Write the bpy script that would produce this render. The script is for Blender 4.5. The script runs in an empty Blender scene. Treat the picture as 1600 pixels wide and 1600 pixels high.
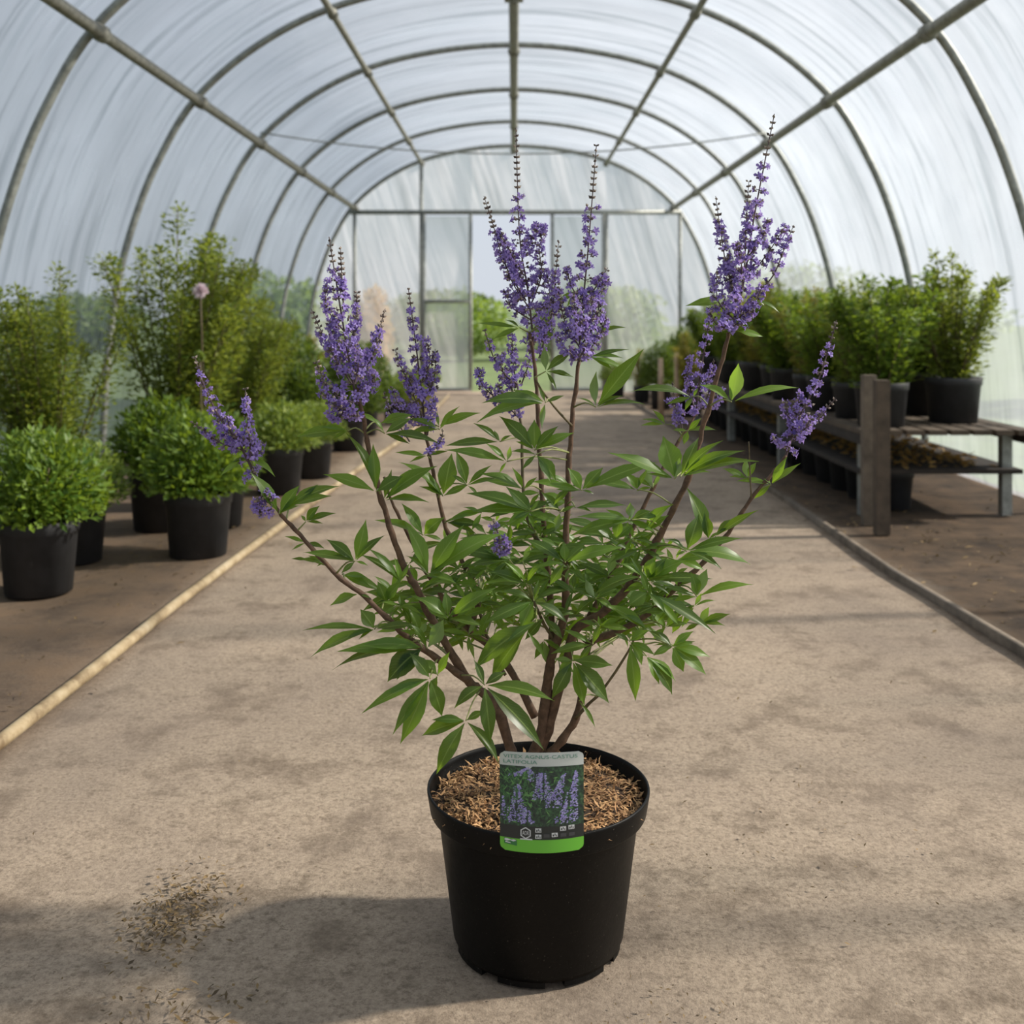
import bpy, math, random
from mathutils import Vector, Matrix, noise
R = random.Random(7)
C = bpy.context.scene.collection
sc = bpy.context.scene
PI = math.pi

# ------------------------------------------------------------------ camera, light, exposure
CAMH = 0.89; F = 1700.0; CX = 803.0; CY = 497.0
cam = bpy.data.cameras.new('camera'); camo = bpy.data.objects.new('camera', cam); C.objects.link(camo)
camo.location = (0, 0, CAMH); camo.rotation_euler = (PI/2, 0, 0)
cam.sensor_width = 36; cam.lens = F/1600*36
cam.shift_x = -(CX-800)/1600; cam.shift_y = -(800-CY)/1600
cam.clip_start = 0.05; cam.clip_end = 500
cam.dof.use_dof = True; cam.dof.focus_distance = 1.56; cam.dof.aperture_fstop = 5.6
sc.camera = camo
SUN_EL = math.radians(34); SUN_AZ = math.radians(6)          # azimuth from +X towards +Y
sv = Vector((math.cos(SUN_EL)*math.cos(SUN_AZ), math.cos(SUN_EL)*math.sin(SUN_AZ), math.sin(SUN_EL)))
sun = bpy.data.lights.new('sun', 'SUN'); suno = bpy.data.objects.new('sun', sun); C.objects.link(suno)
sun.energy = 11.0; sun.angle = math.radians(3); sun.color = (1.0, 0.91, 0.80)
suno.rotation_euler = sv.to_track_quat('Z', 'Y').to_euler(); suno.location = (6, 2, 8)
w = bpy.data.worlds.new('sky'); sc.world = w; w.use_nodes = True
nt = w.node_tree; nt.nodes.clear()
sky = nt.nodes.new('ShaderNodeTexSky'); sky.sky_type = 'NISHITA'; sky.sun_disc = False
sky.sun_elevation = SUN_EL; sky.sun_rotation = PI/2-SUN_AZ; sky.air_density = 1.0; sky.dust_density = 3.0; sky.ozone_density = 2.0
mixc = nt.nodes.new('ShaderNodeMix'); mixc.data_type = 'RGBA'; mixc.inputs[0].default_value = 0.93
mixc.inputs[7].default_value = (4.7, 5.05, 5.6, 1)
bg = nt.nodes.new('ShaderNodeBackground'); bg.inputs[1].default_value = 0.145
wo = nt.nodes.new('ShaderNodeOutputWorld')
nt.links.new(sky.outputs[0], mixc.inputs[6]); nt.links.new(mixc.outputs[2], bg.inputs[0]); nt.links.new(bg.outputs[0], wo.inputs[0])
sc.view_settings.view_transform = 'Standard'; sc.view_settings.look = 'None'
sc.view_settings.gamma = 1; sc.view_settings.use_curve_mapping = False; sc.view_settings.exposure = 0.0
sc.cycles.max_bounces = 8; sc.cycles.transparent_max_bounces = 16; sc.cycles.use_denoising = True
sc.cycles.caustics_reflective = False; sc.cycles.caustics_refractive = False

def P(px, py, D):                                             # photograph pixel at true distance D -> world point
    return Vector(((px-CX)/F*D, D, CAMH-(py-CY)/F*D))

# ------------------------------------------------------------------ mesh helpers
class MB:
    def __init__(s): s.v = []; s.f = []; s.m = []; s.uv = {}
    def add(s, vs, fs, mi=0, uvs=None):
        b = len(s.v); s.v += [tuple(v) for v in vs]
        for f in fs: s.f.append(tuple(b+i for i in f)); s.m.append(mi)
        if uvs:
            for i, u in enumerate(uvs): s.uv[b+i] = u
    def build(s, name, mats, parent=None, smooth=True, loc=None):
        me = bpy.data.meshes.new(name)
        vs = s.v
        if parent is not None:
            o = origin_of(parent); vs = [(a-o[0], b-o[1], c-o[2]) for a, b, c in vs]
        me.from_pydata(vs, [], s.f)
        if not isinstance(mats, (list, tuple)): mats = [mats]
        for m in mats: me.materials.append(m)
        if len(mats) > 1: me.polygons.foreach_set('material_index', s.m)
        if s.uv:
            l = me.uv_layers.new(name='UVMap')
            idx = [0]*len(me.loops); me.loops.foreach_get('vertex_index', idx)
            fl = []
            for i in idx: fl += s.uv.get(i, (0.0, 0.0))
            l.data.foreach_set('uv', fl)
        if smooth: me.polygons.foreach_set('use_smooth', [True]*len(me.polygons))
        me.update()
        ob = bpy.data.objects.new(name, me); C.objects.link(ob)
        if parent is not None: ob.parent = parent
        return ob
def origin_of(p):
    o = Vector((0, 0, 0))
    while p is not None: o += Vector(p.location); p = p.parent
    return o
def tag(o, label=None, cat=None, group=None, kind=None):
    if label: o['label'] = label
    if cat: o['category'] = cat
    if group: o['group'] = group
    if kind: o['kind'] = kind
    return o
def empty(name, loc): 
    o = bpy.data.objects.new(name, None); o.location = loc; o.empty_display_size = .1; C.objects.link(o); return o
def copy_tree(o, parent=None):
    c = o.copy(); C.objects.link(c); c.parent = parent
    for ch in list(o.children): copy_tree(ch, c)
    return c
def frame(d):
    d = d.normalized(); a = Vector((0, 0, 1)) if abs(d.z) < .9 else Vector((1, 0, 0))
    x = d.cross(a).normalized(); return x, d.cross(x).normalized()
def tube(mb, pts, rads, n=8, mi=0, cap=True):
    pts = [Vector(p) for p in pts]; k = len(pts)
    if not isinstance(rads, (list, tuple)): rads = [rads]*k
    vs = []; x = None
    for i, p in enumerate(pts):
        d = (pts[min(i+1, k-1)]-pts[max(i-1, 0)]).normalized()
        if x is None: x, y = frame(d)
        else:
            x = (x-d*x.dot(d)).normalized(); y = d.cross(x)
        for j in range(n):
            a = 2*PI*j/n; vs.append(p+(x*math.cos(a)+y*math.sin(a))*rads[i])
    fs = [(i*n+j, i*n+(j+1) % n, (i+1)*n+(j+1) % n, (i+1)*n+j) for i in range(k-1) for j in range(n)]
    if cap: fs += [tuple(range(n-1, -1, -1)), tuple((k-1)*n+j for j in range(n))]
    mb.add(vs, fs, mi)
def box(mb, a, b, mi=0, bev=0.0):
    x0, y0, z0 = a; x1, y1, z1 = b
    vs = [(x0,y0,z0),(x1,y0,z0),(x1,y1,z0),(x0,y1,z0),(x0,y0,z1),(x1,y0,z1),(x1,y1,z1),(x0,y1,z1)]
    mb.add(vs, [(0,3,2,1),(4,5,6,7),(0,1,5,4),(1,2,6,5),(2,3,7,6),(3,0,4,7)], mi)
def lathe(mb, prof, c, n=64, mi=0):
    vs = []
    for r, z in prof:
        for j in range(n):
            a = 2*PI*j/n; vs.append((c[0]+r*math.cos(a), c[1]+r*math.sin(a), c[2]+z))
    k = len(prof)
    mb.add(vs, [(i*n+j, i*n+(j+1) % n, (i+1)*n+(j+1) % n, (i+1)*n+j) for i in range(k-1) for j in range(n)], mi)
def smooth_path(pts, sub=5):
    pts = [Vector(p) for p in pts]; n = len(pts)
    if n < 3: return [pts[0].lerp(pts[-1], i/sub) for i in range(sub+1)]
    out = []
    for i in range(n-1):
        p0 = pts[max(i-1, 0)]; p1 = pts[i]; p2 = pts[i+1]; p3 = pts[min(i+2, n-1)]
        for k in range(sub):
            t = k/sub
            out.append(0.5*((2*p1)+(p2-p0)*t+(2*p0-5*p1+4*p2-p3)*t*t+(3*p1-p0-3*p2+p3)*t*t*t))
    out.append(pts[-1]); return out

# ------------------------------------------------------------------ materials
def mat(name):
    m = bpy.data.materials.new(name); m.use_nodes = True; t = m.node_tree
    return m, t, t.nodes['Principled BSDF'], t.nodes['Material Output']
def N(t, typ, **kw):
    n = t.nodes.new(typ)
    for k, v in kw.items(): setattr(n, k, v)
    return n
def ramp(t, stops, src):
    r = N(t, 'ShaderNodeValToRGB'); e = r.color_ramp.elements
    while len(e) < len(stops): e.new(0.5)
    for i, (p, c) in enumerate(stops):
        e[i].position = p; e[i].color = c if len(c) == 4 else (*c, 1)
    t.links.new(src, r.inputs[0]); return r.outputs[0]
def noisetex(t, scale, detail=4, rough=.6, vec=None, sc3=None):
    n = N(t, 'ShaderNodeTexNoise'); n.inputs['Scale'].default_value = scale
    n.inputs['Detail'].default_value = detail; n.inputs['Roughness'].default_value = rough
    if vec is not None:
        if sc3:
            mp = N(t, 'ShaderNodeMapping'); mp.inputs['Scale'].default_value = sc3
            t.links.new(vec, mp.inputs[0]); vec = mp.outputs[0]
        t.links.new(vec, n.inputs['Vector'])
    return n.outputs[0]
def mixcol(t, fac, a, b, mode='MIX'):
    m = N(t, 'ShaderNodeMix', data_type='RGBA', blend_type=mode)
    for i, s in ((0, fac), (6, a), (7, b)):
        if hasattr(s, 'links'): t.links.new(s, m.inputs[i])
        elif i == 0: m.inputs[0].default_value = s
        else: m.inputs[i].default_value = (*s, 1)
    return m.outputs[2]
def bump(t, h, strength, dist=.01):
    b = N(t, 'ShaderNodeBump'); b.inputs['Strength'].default_value = strength; b.inputs['Distance'].default_value = dist
    t.links.new(h, b.inputs['Height']); return b.outputs[0]
def math_(t, op, a, b=0.0, c=None):
    m = N(t, 'ShaderNodeMath', operation=op)
    for i, s in enumerate((a, b) if c is None else (a, b, c)):
        if hasattr(s, 'links'): t.links.new(s, m.inputs[i])
        else: m.inputs[i].default_value = s
    return m.outputs[0]

def simple(name, col, rough=.6, var=.25, scale=30, bmp=0.0, spec=.5, metal=0.0):
    m, t, p, o = mat(name)
    tc = N(t, 'ShaderNodeTexCoord').outputs['Object']
    n = noisetex(t, scale, 4, .6, tc)
    dark = tuple(c*(1-var) for c in col); lite = tuple(min(1, c*(1+var)) for c in col)
    t.links.new(ramp(t, [(.3, dark), (.7, lite)], n), p.inputs['Base Color'])
    p.inputs['Roughness'].default_value = rough; p.inputs['Metallic'].default_value = metal
    p.inputs['Specular IOR Level'].default_value = spec
    if bmp: t.links.new(bump(t, n, bmp, .003), p.inputs['Normal'])
    return m

def leafmat(name, c1, c2, under, trans=.35, rough=.45, vein=None, tcol=(.35, .55, .05), island=True):
    m, t, p, o = mat(name)
    g = N(t, 'ShaderNodeNewGeometry'); oi = N(t, 'ShaderNodeObjectInfo')
    rnd = math_(t, 'FRACT', math_(t, 'ADD', g.outputs['Random Per Island'], oi.outputs['Random']))
    top = ramp(t, [(0, c1), (1, c2)], rnd)
    if vein:
        uv = N(t, 'ShaderNodeUVMap'); sx = N(t, 'ShaderNodeSeparateXYZ'); t.links.new(uv.outputs[0], sx.inputs[0])
        d = math_(t, 'ABSOLUTE', math_(t, 'SUBTRACT', sx.outputs[0], .5))
        rib = math_(t, 'LESS_THAN', d, .035)
        # side veins
        sv_ = math_(t, 'FRACT', math_(t, 'SUBTRACT', math_(t, 'MULTIPLY', sx.outputs[1], 14.0), math_(t, 'MULTIPLY', d, 6.0)))
        sid = math_(t, 'MULTIPLY', math_(t, 'LESS_THAN', sv_, .12), .3)
        top = mixcol(t, math_(t, 'MAXIMUM', math_(t, 'MULTIPLY', rib, .8), sid), top, vein)
    col = mixcol(t, g.outputs['Backfacing'], top, under)
    t.links.new(col, p.inputs['Base Color']); p.inputs['Roughness'].default_value = rough
    p.inputs['Specular IOR Level'].default_value = .45
    tr = N(t, 'ShaderNodeBsdfTranslucent')
    t.links.new(mixcol(t, .55, top, tcol), tr.inputs[0])
    mx = N(t, 'ShaderNodeMixShader'); mx.inputs[0].default_value = trans
    t.links.new(p.outputs[0], mx.inputs[1]); t.links.new(tr.outputs[0], mx.inputs[2]); t.links.new(mx.outputs[0], o.inputs[0])
    return m

M = {}
M['leaf'] = leafmat('vitex_leaf', (.009, .034, .010), (.120, .225, .030), (.19, .26, .15), .47, .38, (.21, .29, .08), (.46, .72, .03))
M['petiole'] = simple('petiole', (.22, .24, .08), .6, .3, 60)
M['bark'] = simple('bark', (.115, .065, .040), .8, .45, 90, .4)
M['stem_green'] = simple('young_stem', (.12, .09, .045), .7, .35, 80, .2)
M['petal'] = leafmat('petal', (.095, .075, .33), (.47, .35, .68), (.32, .24, .60), .38, .6, None, (.55, .36, .85))
M['bud'] = leafmat('bud', (.07, .05, .045), (.42, .35, .29), (.22, .17, .15), .1, .7, None, (.3, .25, .3))
M['spike_axis'] = simple('spike_axis', (.10, .065, .07), .7, .3, 80)
M['black_plastic'] = None
def plastic():
    m, t, p, o = mat('black_pot_plastic')
    tc = N(t, 'ShaderNodeTexCoord').outputs['Object']
    n = noisetex(t, 8, 5, .7, tc); sp = noisetex(t, 420, 2, .5, tc)
    col = ramp(t, [(.35, (.003, .003, .003)), (.7, (.007, .0065, .006))], n)
    dust = ramp(t, [(.715, (0, 0, 0)), (.73, (1, 1, 1))], sp)
    t.links.new(mixcol(t, math_(t, 'MULTIPLY', dust, .55), col, (.14, .125, .1)), p.inputs['Base Color'])
    t.links.new(ramp(t, [(.3, (.40,)*3), (.7, (.55,)*3)], n), p.inputs['Roughness'])
    p.inputs['Specular IOR Level'].default_value = .14
    t.links.new(bump(t, noisetex(t, 120, 3, .6, tc), .12, .002), p.inputs['Normal'])
    return m
M['pot'] = plastic()
M['pot2'] = simple('grey_black_pot_plastic', (.028, .029, .032), .6, .3, 12)
M['soil'] = simple('soil', (.045, .026, .015), .95, .5, 60, .8)
M['dark_soil'] = simple('dark_soil', (.05, .035, .022), .95, .5, 40, .6)
M['fibre'] = leafmat('bark_fibre', (.17, .08, .035), (.70, .42, .20), (.48, .27, .13), .08, .8, None, (.5, .3, .1))
M['litter'] = leafmat('dry_litter', (.05, .035, .02), (.27, .18, .08), (.16, .12, .06), .1, .8, None, (.4, .3, .1))
M['steel'] = simple('galvanised_steel', (.27, .28, .26), .5, .3, 25, 0, .5, .35)
M['steel_dark'] = simple('weathered_rail', (.25, .245, .21), .6, .3, 25, 0, .5, .2)
M['wood'] = simple('weathered_wood', (.14, .11, .08), .85, .4, 14, .3)
M['stake'] = simple('pale_stake', (.5, .36, .25), .8, .2, 14, .2)
M['wood_mid'] = simple('brown_wood', (.085, .062, .042), .85, .4, 14, .3)
M['wood_dark'] = simple('dark_wood', (.028, .021, .016), .85, .4, 14, .3)
M['fol_dark'] = leafmat('foliage_dark', (.014, .045, .008), (.13, .19, .025), (.08, .13, .05), .35, .5, None, (.3, .42, .02))
M['fol_mid'] = leafmat('foliage_mid', (.03, .09, .010), (.20, .30, .035), (.15, .22, .06), .42, .5, None, (.38, .5, .02))
M['fol_lite'] = leafmat('foliage_light', (.07, .14, .025), (.30, .37, .07), (.17, .25, .09), .38, .5, None, (.45, .55, .05))
M['fol_tall'] = leafmat('foliage_tall', (.04, .10, .012), (.28, .33, .05), (.18, .23, .07), .45, .5, None, (.45, .5, .04))
M['fol_yel'] = leafmat('foliage_yellow', (.12, .15, .02), (.34, .30, .05), (.25, .25, .09), .38, .5, None, (.6, .5, .05))
M['fol_or'] = leafmat('foliage_orange', (.35, .19, .05), (.65, .42, .15), (.5, .33, .14), .38, .5, None, (.8, .5, .1))
M['pink'] = leafmat('pale_pink_petals', (.75, .6, .64), (.9, .82, .84), (.85, .75, .78), .3, .6, None, (.9, .7, .75))
M['grass'] = simple('outside_grass', (.085, .125, .035), .9, .35, 3, .2)

def floor_mat():
    m, t, p, o = mat('trodden_earth_floor')
    tc = N(t, 'ShaderNodeTexCoord').outputs['Object']
    big = noisetex(t, 1.3, 5, .62, tc, (1, .8, 1)); mid = noisetex(t, 5.5, 6, .70, tc, (1, .95, 1))
    fine = noisetex(t, 130, 5, .75, tc); fib = noisetex(t, 75, 5, .8, tc); vf = noisetex(t, 380, 3, .8, tc)
    base = ramp(t, [(.3, (.20, .155, .115)), (.5, (.325, .258, .192)), (.7, (.42, .34, .255))], fine)
    base = mixcol(t, math_(t, 'MULTIPLY', ramp(t, [(.36, (1,1,1)), (.47, (0,0,0))], fib), .6), base, (.12, .088, .062))
    base = mixcol(t, math_(t, 'MULTIPLY', ramp(t, [(.64, (0,0,0)), (.72, (1,1,1))], vf), .5), base, (.52, .44, .35))
    st = ramp(t, [(.50, (0, 0, 0)), (.64, (1, 1, 1))], mid)
    st2 = ramp(t, [(.44, (0, 0, 0)), (.68, (1, 1, 1))], big)
    base = mixcol(t, math_(t, 'MULTIPLY', st, .62), base, (.115, .085, .060))
    blot = ramp(t, [(.55, (0,0,0)), (.66, (1,1,1))], noisetex(t, 16, 6, .75, tc, (1, 1.3, 1)))
    base = mixcol(t, math_(t, 'MULTIPLY', blot, .45), base, (.10, .075, .05))
    base = mixcol(t, math_(t, 'MULTIPLY', st2, .55), base, (.17, .135, .11))
    # bare soil outside the path; right side also has bench shade painted in
    sx = N(t, 'ShaderNodeSeparateXYZ'); t.links.new(tc, sx.inputs[0])
    wob = math_(t, 'MULTIPLY', math_(t, 'SUBTRACT', mid, .5), .25)
    xx = math_(t, 'ADD', sx.outputs[0], wob)
    left = N(t, 'ShaderNodeMapRange'); left.inputs[1].default_value = -0.98; left.inputs[2].default_value = -1.12; t.links.new(xx, left.inputs[0])
    right = N(t, 'ShaderNodeMapRange'); right.inputs[1].default_value = 1.22; right.inputs[2].default_value = 1.42; t.links.new(xx, right.inputs[0])
    soil = ramp(t, [(.35, (.045, .028, .018)), (.7, (.17, .11, .065))], mid)
    base = mixcol(t, math_(t, 'MULTIPLY', left.outputs[0], .75), base, soil)
    base = mixcol(t, math_(t, 'MULTIPLY', right.outputs[0], .95), base, ramp(t, [(.35, (.028, .019, .013)), (.7, (.115, .075, .045))], mid))
    t.links.new(base, p.inputs['Base Color']); p.inputs['Roughness'].default_value = .92; p.inputs['Specular IOR Level'].default_value = .2
    h = math_(t, 'ADD', math_(t, 'MULTIPLY', fine, .6), math_(t, 'MULTIPLY', fib, .5))
    t.links.new(bump(t, h, .55, .006), p.inputs['Normal'])
    return m
M['floor'] = floor_mat()

def film(name, opac, tint=(.44, .48, .53), lo=.84):
    m, t, p, o = mat(name); t.nodes.remove(p)
    uv = N(t, 'ShaderNodeUVMap').outputs[0]
    s1 = noisetex(t, 1.0, 5, .6, uv, (9.0, .55, 1)); s2 = noisetex(t, 1.0, 3, .5, uv, (2.2, .4, 1)); cl = noisetex(t, 1.2, 4, .6, uv)
    streak = ramp(t, [(.36, (.70, .72, .72)), (.47, (.97, .97, .97)), (.55, (1, 1, 1)), (.66, (.86, .88, .88))], s1)
    soft = ramp(t, [(.3, (lo,)*3), (.65, (1, 1, 1))], s2)
    col = mixcol(t, 1.0, streak, soft, 'MULTIPLY')
    tr = N(t, 'ShaderNodeBsdfTransparent'); t.links.new(mixcol(t, 1.0, col, (.93, .95, .96), 'MULTIPLY'), tr.inputs[0])
    tl = N(t, 'ShaderNodeBsdfTranslucent'); t.links.new(mixcol(t, 1.0, col, tint, 'MULTIPLY'), tl.inputs[0])
    gl = N(t, 'ShaderNodeBsdfGlossy'); gl.inputs['Roughness'].default_value = .35; gl.inputs[0].default_value = (.9, .92, .95, 1)
    nb = bump(t, math_(t, 'ADD', s1, cl), .5, .04); t.links.new(nb, tl.inputs['Normal']); t.links.new(nb, gl.inputs['Normal'])
    m1 = N(t, 'ShaderNodeMixShader'); t.links.new(ramp(t, [(.3, (opac-.08,)*3), (.7, (opac+.08,)*3)], cl), m1.inputs[0])
    t.links.new(tr.outputs[0], m1.inputs[1]); t.links.new(tl.outputs[0], m1.inputs[2])
    m2 = N(t, 'ShaderNodeMixShader'); m2.inputs[0].default_value = .06
    t.links.new(m1.outputs[0], m2.inputs[1]); t.links.new(gl.outputs[0], m2.inputs[2]); t.links.new(m2.outputs[0], o.inputs[0])
    return m
M['film'] = film('polythene_film', .34)
M['film_end'] = film('end_wall_film', .5, (.96, .93, .97), .92)

# ------------------------------------------------------------------ tunnel
Y0, Y1 = -3.0, 13.0
prof_half = [(0, 2.95), (.58, 2.90), (1.11, 2.77), (1.56, 2.54), (1.93, 2.22), (2.15, 1.86), (2.29, 1.52), (2.40, 1.12), (2.47, .6), (2.5, 0)]
def prof(n_sub=5):
    pts = [(-x, z) for x, z in prof_half[::-1]] + prof_half[1:]
    return smooth_path([(x, 0, z) for x, z in pts], n_sub)
PR = prof(4)
mb = MB(); NY = 110
def arc(i): return i*.115
vs = []; uvs = []
for k in range(NY+1):
    y = Y0+(Y1-Y0)*k/NY
    ph = ((13-y) % 1.6)/1.6
    sag = .022*math.sin(PI*ph)
    for i, p in enumerate(PR):
        nrm = Vector((p.x, 0, p.z-1.2)).normalized()
        d = -.0-sag+.018*noise.noise(Vector((p.x*.8, y*4.5, p.z*.8)))+.03
        if p.z < .02: d = .03
        vs.append((p.x+nrm.x*d, y, max(0, p.z+nrm.z*d) if p.z > .02 else 0)); uvs.append((y, arc(i)))
n = len(PR)
mb.add(vs, [(k*n+i, k*n+i+1, (k+1)*n+i+1, (k+1)*n+i) for k in range(NY) for i in range(n-1)], 0, uvs)
ceil = mb.build('ceiling', M['film'])
tag(ceil, 'arched translucent polythene roof of the tunnel', None, None, 'structure')
PRh = prof(6)
for k in range(11):
    y = 13-1.6*k
    if y < Y0-.1: break
    mb = MB(); tube(mb, [(p.x, y, p.z) for p in PRh], .022 if k else .026, 10); mb.build('hoop', M['steel'], ceil)
for x, z, r in ((0, 2.90, .034), (-1.1, 2.735, .022), (1.1, 2.735, .022), (-1.9, 2.20, .030), (1.9, 2.20, .030)):
    mb = MB(); tube(mb, [(x, Y0, z), (x, 5, z), (x, Y1, z)], r, 8); mb.build('purlin', M['steel_dark'], ceil)
    for k in range(0, 11):                                    # clamps where rail meets hoop
        y = 13-1.6*k
        if y < .5: break
        mb = MB(); tube(mb, [(x, y-.035, z), (x, y+.035, z)], r+.012, 8)
        tube(mb, [(x, y, z-.01), (x, y, z+.06)], .012, 6); mb.build('clamp', M['steel_dark'], ceil)
# ridge sprinkler box
mb = MB(); box(mb, (-.055, 6.3, 2.76), (.055, 6.45, 2.88)); tube(mb, [(0, 6.38, 2.77), (0, 6.38, 2.73)], .02, 8)
mb.build('sprinkler_box', M['steel_dark'], ceil)
# sagging wire across the tunnel
for yy, zz in ((8.15, 2.12),):
    mb = MB(); pts = [(-1.9+3.8*i/24, yy, zz+.16*(abs(i-12)/12)**2-.0) for i in range(25)]
    tube(mb, pts, .006, 6); mb.build('wire', M['steel'], ceil)
# end wall
mb = MB()
def arch_z(x):
    x = abs(x)
    for (a, za), (b, zb) in zip([(p.x, p.z) for p in PRh if p.x >= 0], [(p.x, p.z) for p in PRh if p.x >= 0][1:]):
        if a <= x <= b: return za+(zb-za)*(x-a)/max(1e-6, b-a)
    return 0
DOOR = (-.505, .445); DH = 2.13
def panel(mb, x0, x1, zlo, zhi=None, y=13.02, nx=8, nz=12):
    vs = []; uvs = []
    for i in range(nx+1):
        x = x0+(x1-x0)*i/nx; top = arch_z(x) if zhi is None else zhi
        for j in range(nz+1):
            z = zlo+(top-zlo)*j/nz
            vs.append((x, y+.02*noise.noise(Vector((x*3, 7, z*1.5))), z)); uvs.append((x*.5+z*.15, z*.5))
    m_ = nz+1
    mb.add(vs, [(i*m_+j, (i+1)*m_+j, (i+1)*m_+j+1, i*m_+j+1) for i in range(nx) for j in range(nz)], 0, uvs)
panel(mb, -2.49, -1.1, 0); panel(mb, -1.1, DOOR[0], DH); panel(mb, DOOR[0], DOOR[1], DH); panel(mb, DOOR[1], 1.1, DH); panel(mb, 1.1, 2.49, 0)
wallb = mb.build('wall_back', M['film_end']); tag(wallb, 'translucent end wall of the tunnel around an open doorway', None, None, 'structure')
def bar(a, b, r=.022, name='post', par=wallb):
    m_ = MB(); tube(m_, [a, tuple((a[i]+b[i])/2 for i in range(3)), b], r, 8); return m_.build(name, M['steel'], par)
for x in (-1.9, 1.98): bar((x, 12.97, 0), (x, 12.97, arch_z(x)-.02))
bar((-1.105, 12.97, 0), (-1.105, 12.97, arch_z(1.1)-.02)); bar((1.1, 12.97, 0), (1.1, 12.97, DH))
bar((-1.95, 12.96, DH+.02), (2.0, 12.96, DH+.02), .028, 'cross_rail')
for i, (xa, xb) in enumerate(((-1.09, DOOR[0]), (DOOR[1], 1.085))):
    mb = MB(); panel(mb, xa+.02, xb-.02, .05, DH-.03, 12.93)
    d = mb.build('door_%d' % (i+1), M['film_end']); tag(d, ('left' if i == 0 else 'right')+' translucent door leaf beside the open doorway', None, None, 'structure')
    for s in ((xa+.02, .03, xa+.02, DH), (xb-.01, .03, xb-.01, DH), (xa, .04, xb, .04), (xa, 1.09, xb, 1.09)) if i == 0 else ((xa+.01, .03, xa+.01, DH), (xb-.02, .03, xb-.02, DH), (xa, .04, xb, .04)):
        m_ = MB(); tube(m_, [(s[0], 12.93, s[1]), (s[2], 12.93, s[3])], .021, 8); m_.build('door_frame', M['steel'], d)
# floor and outside ground
mb = MB(); nx, ny = 60, 130; vs = []
for i in range(nx+1):
    for j in range(ny+1):
        x = -2.6+5.2*i/nx; y = -3.2+16.5*j/ny
        z = .007*noise.noise(Vector((x*1.6, y*1.6, 0)))+.003*noise.noise(Vector((x*7, y*7, 3)))
        vs.append((x, y, min(0, z-.004)))
mb.add(vs, [(i*(ny+1)+j, (i+1)*(ny+1)+j, (i+1)*(ny+1)+j+1, i*(ny+1)+j+1) for i in range(nx) for j in range(ny)])
tag(mb.build('floor', M['floor']), 'trodden earth path of the tunnel with darker soil sides, bench shade painted on the right', None, None, 'structure')
mb = MB(); vs = []
mb.add([(-90, -40, -.06), (90, -40, -.06), (90, 130, -.06), (-90, 130, -.06)], [(0, 1, 2, 3)])
tag(mb.build('ground', M['grass']), 'green field outside the tunnel', None, None, 'structure')

# ------------------------------------------------------------------ small leaf clouds
def blade(mb, p, d, nrm, L, W, mi=0):
    d = d.normalized(); s = d.cross(nrm)
    if s.length < 1e-3: s = d.orthogonal()
    s.normalize(); u = s.cross(d)
    mb.add([p, p+d*L*.45+s*W*.5, p+d*L-u*L*.12, p+d*L*.45-s*W*.5, p+d*L*.5-u*W*.14], [(0, 1, 4), (1, 2, 4), (2, 3, 4), (3, 0, 4)], mi)
def rv(r=R): return Vector((r.gauss(0, 1), r.gauss(0, 1), r.gauss(0, 1))).normalized()
def bush_mesh(kind, r, h, nl, ls, seed, wl=.45):
    """foliage in local coordinates, base at z=0"""
    rr = random.Random(seed); mb = MB(); st = MB()
    if kind == 'mound':
        for _ in range(nl):
            a = rr.uniform(0, 2*PI); q = rr.random()**.45; ph = math.acos(rr.uniform(0.0, 1))
            lump = 1+.18*noise.noise(Vector((math.cos(a)*2, math.sin(a)*2, ph*2+seed)))
            d = Vector((math.sin(ph)*math.cos(a), math.sin(ph)*math.sin(a), math.cos(ph)))
            p = Vector((d.x*r*q*lump, d.y*r*q*lump, h*.12+d.z*h*.88*q*lump))
            dd = (d+rv(rr)*.8+Vector((0, 0, .2))); nn = (d+Vector((0, 0, .7))+rv(rr)*.5)
            blade(mb, p, dd, nn, ls*rr.uniform(.6, 1.25), ls*wl*rr.uniform(.8, 1.2))
        for _ in range(7):
            a = rr.uniform(0, 2*PI); tube(st, [(0, 0, -.02), (r*.3*math.cos(a), r*.3*math.sin(a), h*.3), (r*.6*math.cos(a), r*.6*math.sin(a), h*.65)], [.004, .003, .002], 5)
    else:                                                     # upright: leafy shoots
        ns = 16 if kind == 'upright' else 30
        for s in range(ns):
            a = rr.uniform(0, 2*PI); q = rr.random()**.6; top = Vector((r*q*math.cos(a), r*q*math.sin(a), h*(1-.35*q)*rr.uniform(.8, 1.05)))
            mid = Vector((top.x*.55, top.y*.55, top.z*.5)); b = Vector((top.x*.12, top.y*.12, -.02))
            pts = smooth_path([b, mid, top], 6)
            tube(st, pts, [.006*(1-.75*i/(len(pts)-1)) for i in range(len(pts))], 5)
            m_ = nl//ns
            for k in range(m_):
                t_ = .12+.88*k/m_; i = min(len(pts)-2, int(t_*(len(pts)-1))); p = pts[i].lerp(pts[i+1], t_*(len(pts)-1)-i)
                o_ = rv(rr); o_.z *= .5; spread = r*.34*(1-.6*t_)
                p = p+o_*spread*rr.random()
                dd = o_+Vector((0, 0, .35)); blade(mb, p, dd, Vector((0, 0, 1))+rv(rr)*.6, ls*rr.uniform(.6, 1.2)*(1.1-.35*t_), ls*wl)
    return mb, st
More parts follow.
